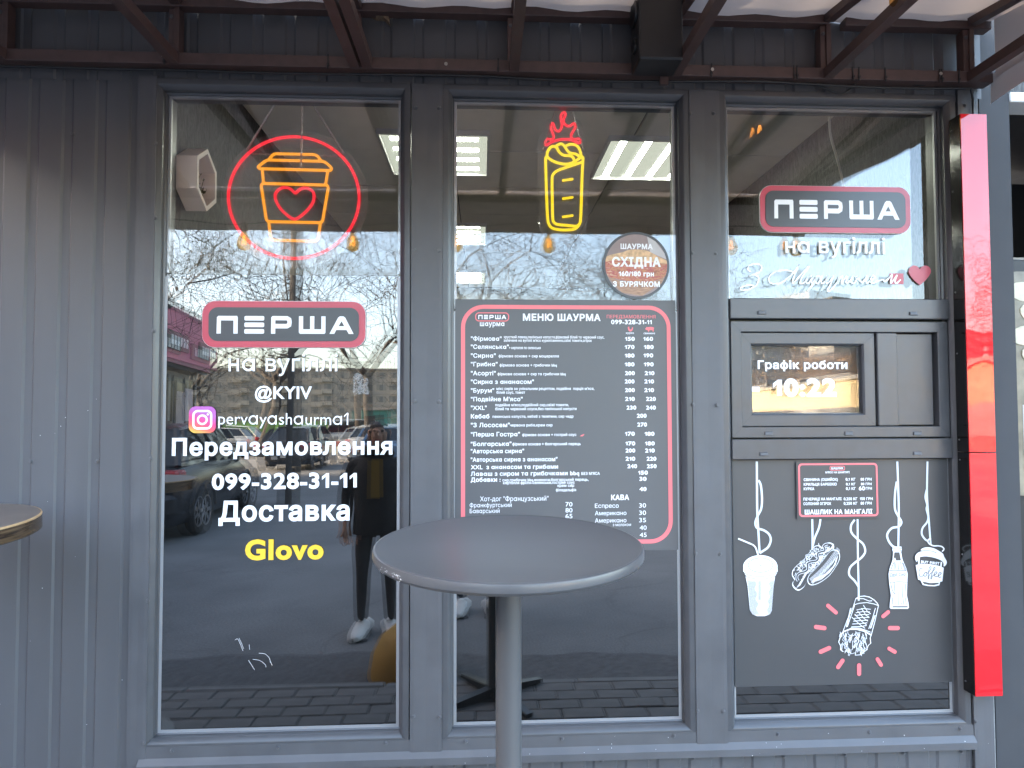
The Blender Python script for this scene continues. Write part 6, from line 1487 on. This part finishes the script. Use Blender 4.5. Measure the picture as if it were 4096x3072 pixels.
    for sd in (-1, 1):
        MB().tube([(sd * .032 * s, .108 * s, 1.622 * s), (sd * .032 * s, .116 * s, 1.622 * s)], .011 * s, 8).build('eye', 'hair_dark', parent=t)
        MB().tube([(sd * .080 * s, .02 * s, 1.63 * s), (sd * .090 * s, .015 * s, 1.61 * s), (sd * .082 * s, .02 * s, 1.58 * s)], .010 * s, 6).build('ear', 'skin', parent=t)
        x0 = sd * .12 * s; P2 = [(-.115, .050, .03, .075), (-.10, .062, .0, .085), (-.03, .055, .0, .095), (.05, .056, .0, .080), (.12, .052, .0, .062), (.165, .040, .005, .050), (.185, .018, .012, .040)]
        shb = MB(); V = []; n3 = 8
        for yy, w, z0_, z1_ in P2:
            V += [(x0 + sd * yy * .12 + w * 1.0 * math.cos(2 * math.pi * k / n3 + math.pi / 8), yy, max(z0_, (z0_ + z1_) / 2 + (z1_ - z0_) * .56 * math.sin(2 * math.pi * k / n3 + math.pi / 8))) for k in range(n3)]
        shb.add(V, [(i * n3 + k, i * n3 + (k + 1) % n3, (i + 1) * n3 + (k + 1) % n3, (i + 1) * n3 + k) for i in range(len(P2) - 1) for k in range(n3)] + [tuple(range(n3)), tuple((len(P2) - 1) * n3 + k for k in range(n3))])
        so = shb.build('sneaker', 'shoe_white', parent=t, smooth=50)
        MB().box(x0 - .05, x0 + .05, -.12, .16, .0, .018, .006).build('sole', 'car_trim', parent=so)
    MB().tube([(-.022 * s, .108 * s, 1.552 * s), (0, .113 * s, 1.550 * s), (.022 * s, .108 * s, 1.552 * s)], .005 * s, 5).build('mouth', 'vinyl_red', parent=t)
    return t
def arms_down(sd): return (sd * .20, 0, 1.385), (sd * .255, -.02, 1.10), (sd * .245, .07, .90), (sd * .235, .10, .82)
person(-.72, -2.08, R(-4), 'person in dark jacket with furry collar and white sneakers, reflected in left window', arms_down, 'jacket_dark', 'trousers', 1.46, fur=True)
px0, py0 = CAMW.x, CAMW.y - .34
def arms_phone(sd):
    tgt = Vector((0, .43, CAMW.z - ZA - .055)); return (sd * .195, .01, 1.385), (sd * .25, .06, 1.20), (sd * .095, .19, CAMW.z - ZA - .10), (sd * .060, .23, CAMW.z - ZA - .075)
person(px0 - .03, py0, R(0), 'person in dark jeans and white sneakers holding a phone, legs reflected under the menu', arms_phone, 'jacket_dark', 'jeans', 1.76)
ph = MB().box(px0 - .055, px0 + .085, CAMW.y - .075, CAMW.y - .067, CAMW.z - .045, CAMW.z + .035, .003).build('phone', 'black_plastic', fac=False, label='black phone held up by the person facing the menu', cat='phone')

# ---- small marks of wear
sm = thing('scratch_mark', 'feathery white scratches low on the left window', 'scratch', (P(1000, 2620, LD)[0], LD, P(1000, 2680, LD)[1]))
q = MB()
CX = Crop(0, 1900, .7064, LD)
for l in ([(1352, 925), (1366, 955), (1378, 985)], [(1330, 935), (1345, 930), (1360, 960), (1375, 998)], [(1410, 962), (1412, 990)], [(1465, 1010), (1500, 1015), (1525, 1040), (1530, 1065)], [(1430, 1045), (1470, 1052), (1500, 1075), (1505, 1090)], [(1405, 1050), (1425, 1080), (1440, 1105)], [(1520, 1030), (1540, 1080)]):
    q.ribbon(smooth_path(CX.pts(l), 4), .0011, LD + .002); 
q.build('scratch', 'acryl_white', parent=sm)
q = MB()
for k in range(46):
    u = rng.uniform(-1.95, -1.24) if k < 24 else rng.uniform(-.25, 1.85); v = rng.uniform(.2, 1.6) if k < 24 else rng.uniform(.15, .24); w = rng.uniform(.0006, .0016)
    d = -.0012 if k < 24 else -.0325
    q.add([(u - w, d, v), (u, d, v + w * 1.4), (u + w, d, v), (u, d, v - w)], [(0, 1, 2, 3)])
q.build('paint_specks', 'acryl_white', parent=kiosk, kind='stuff')
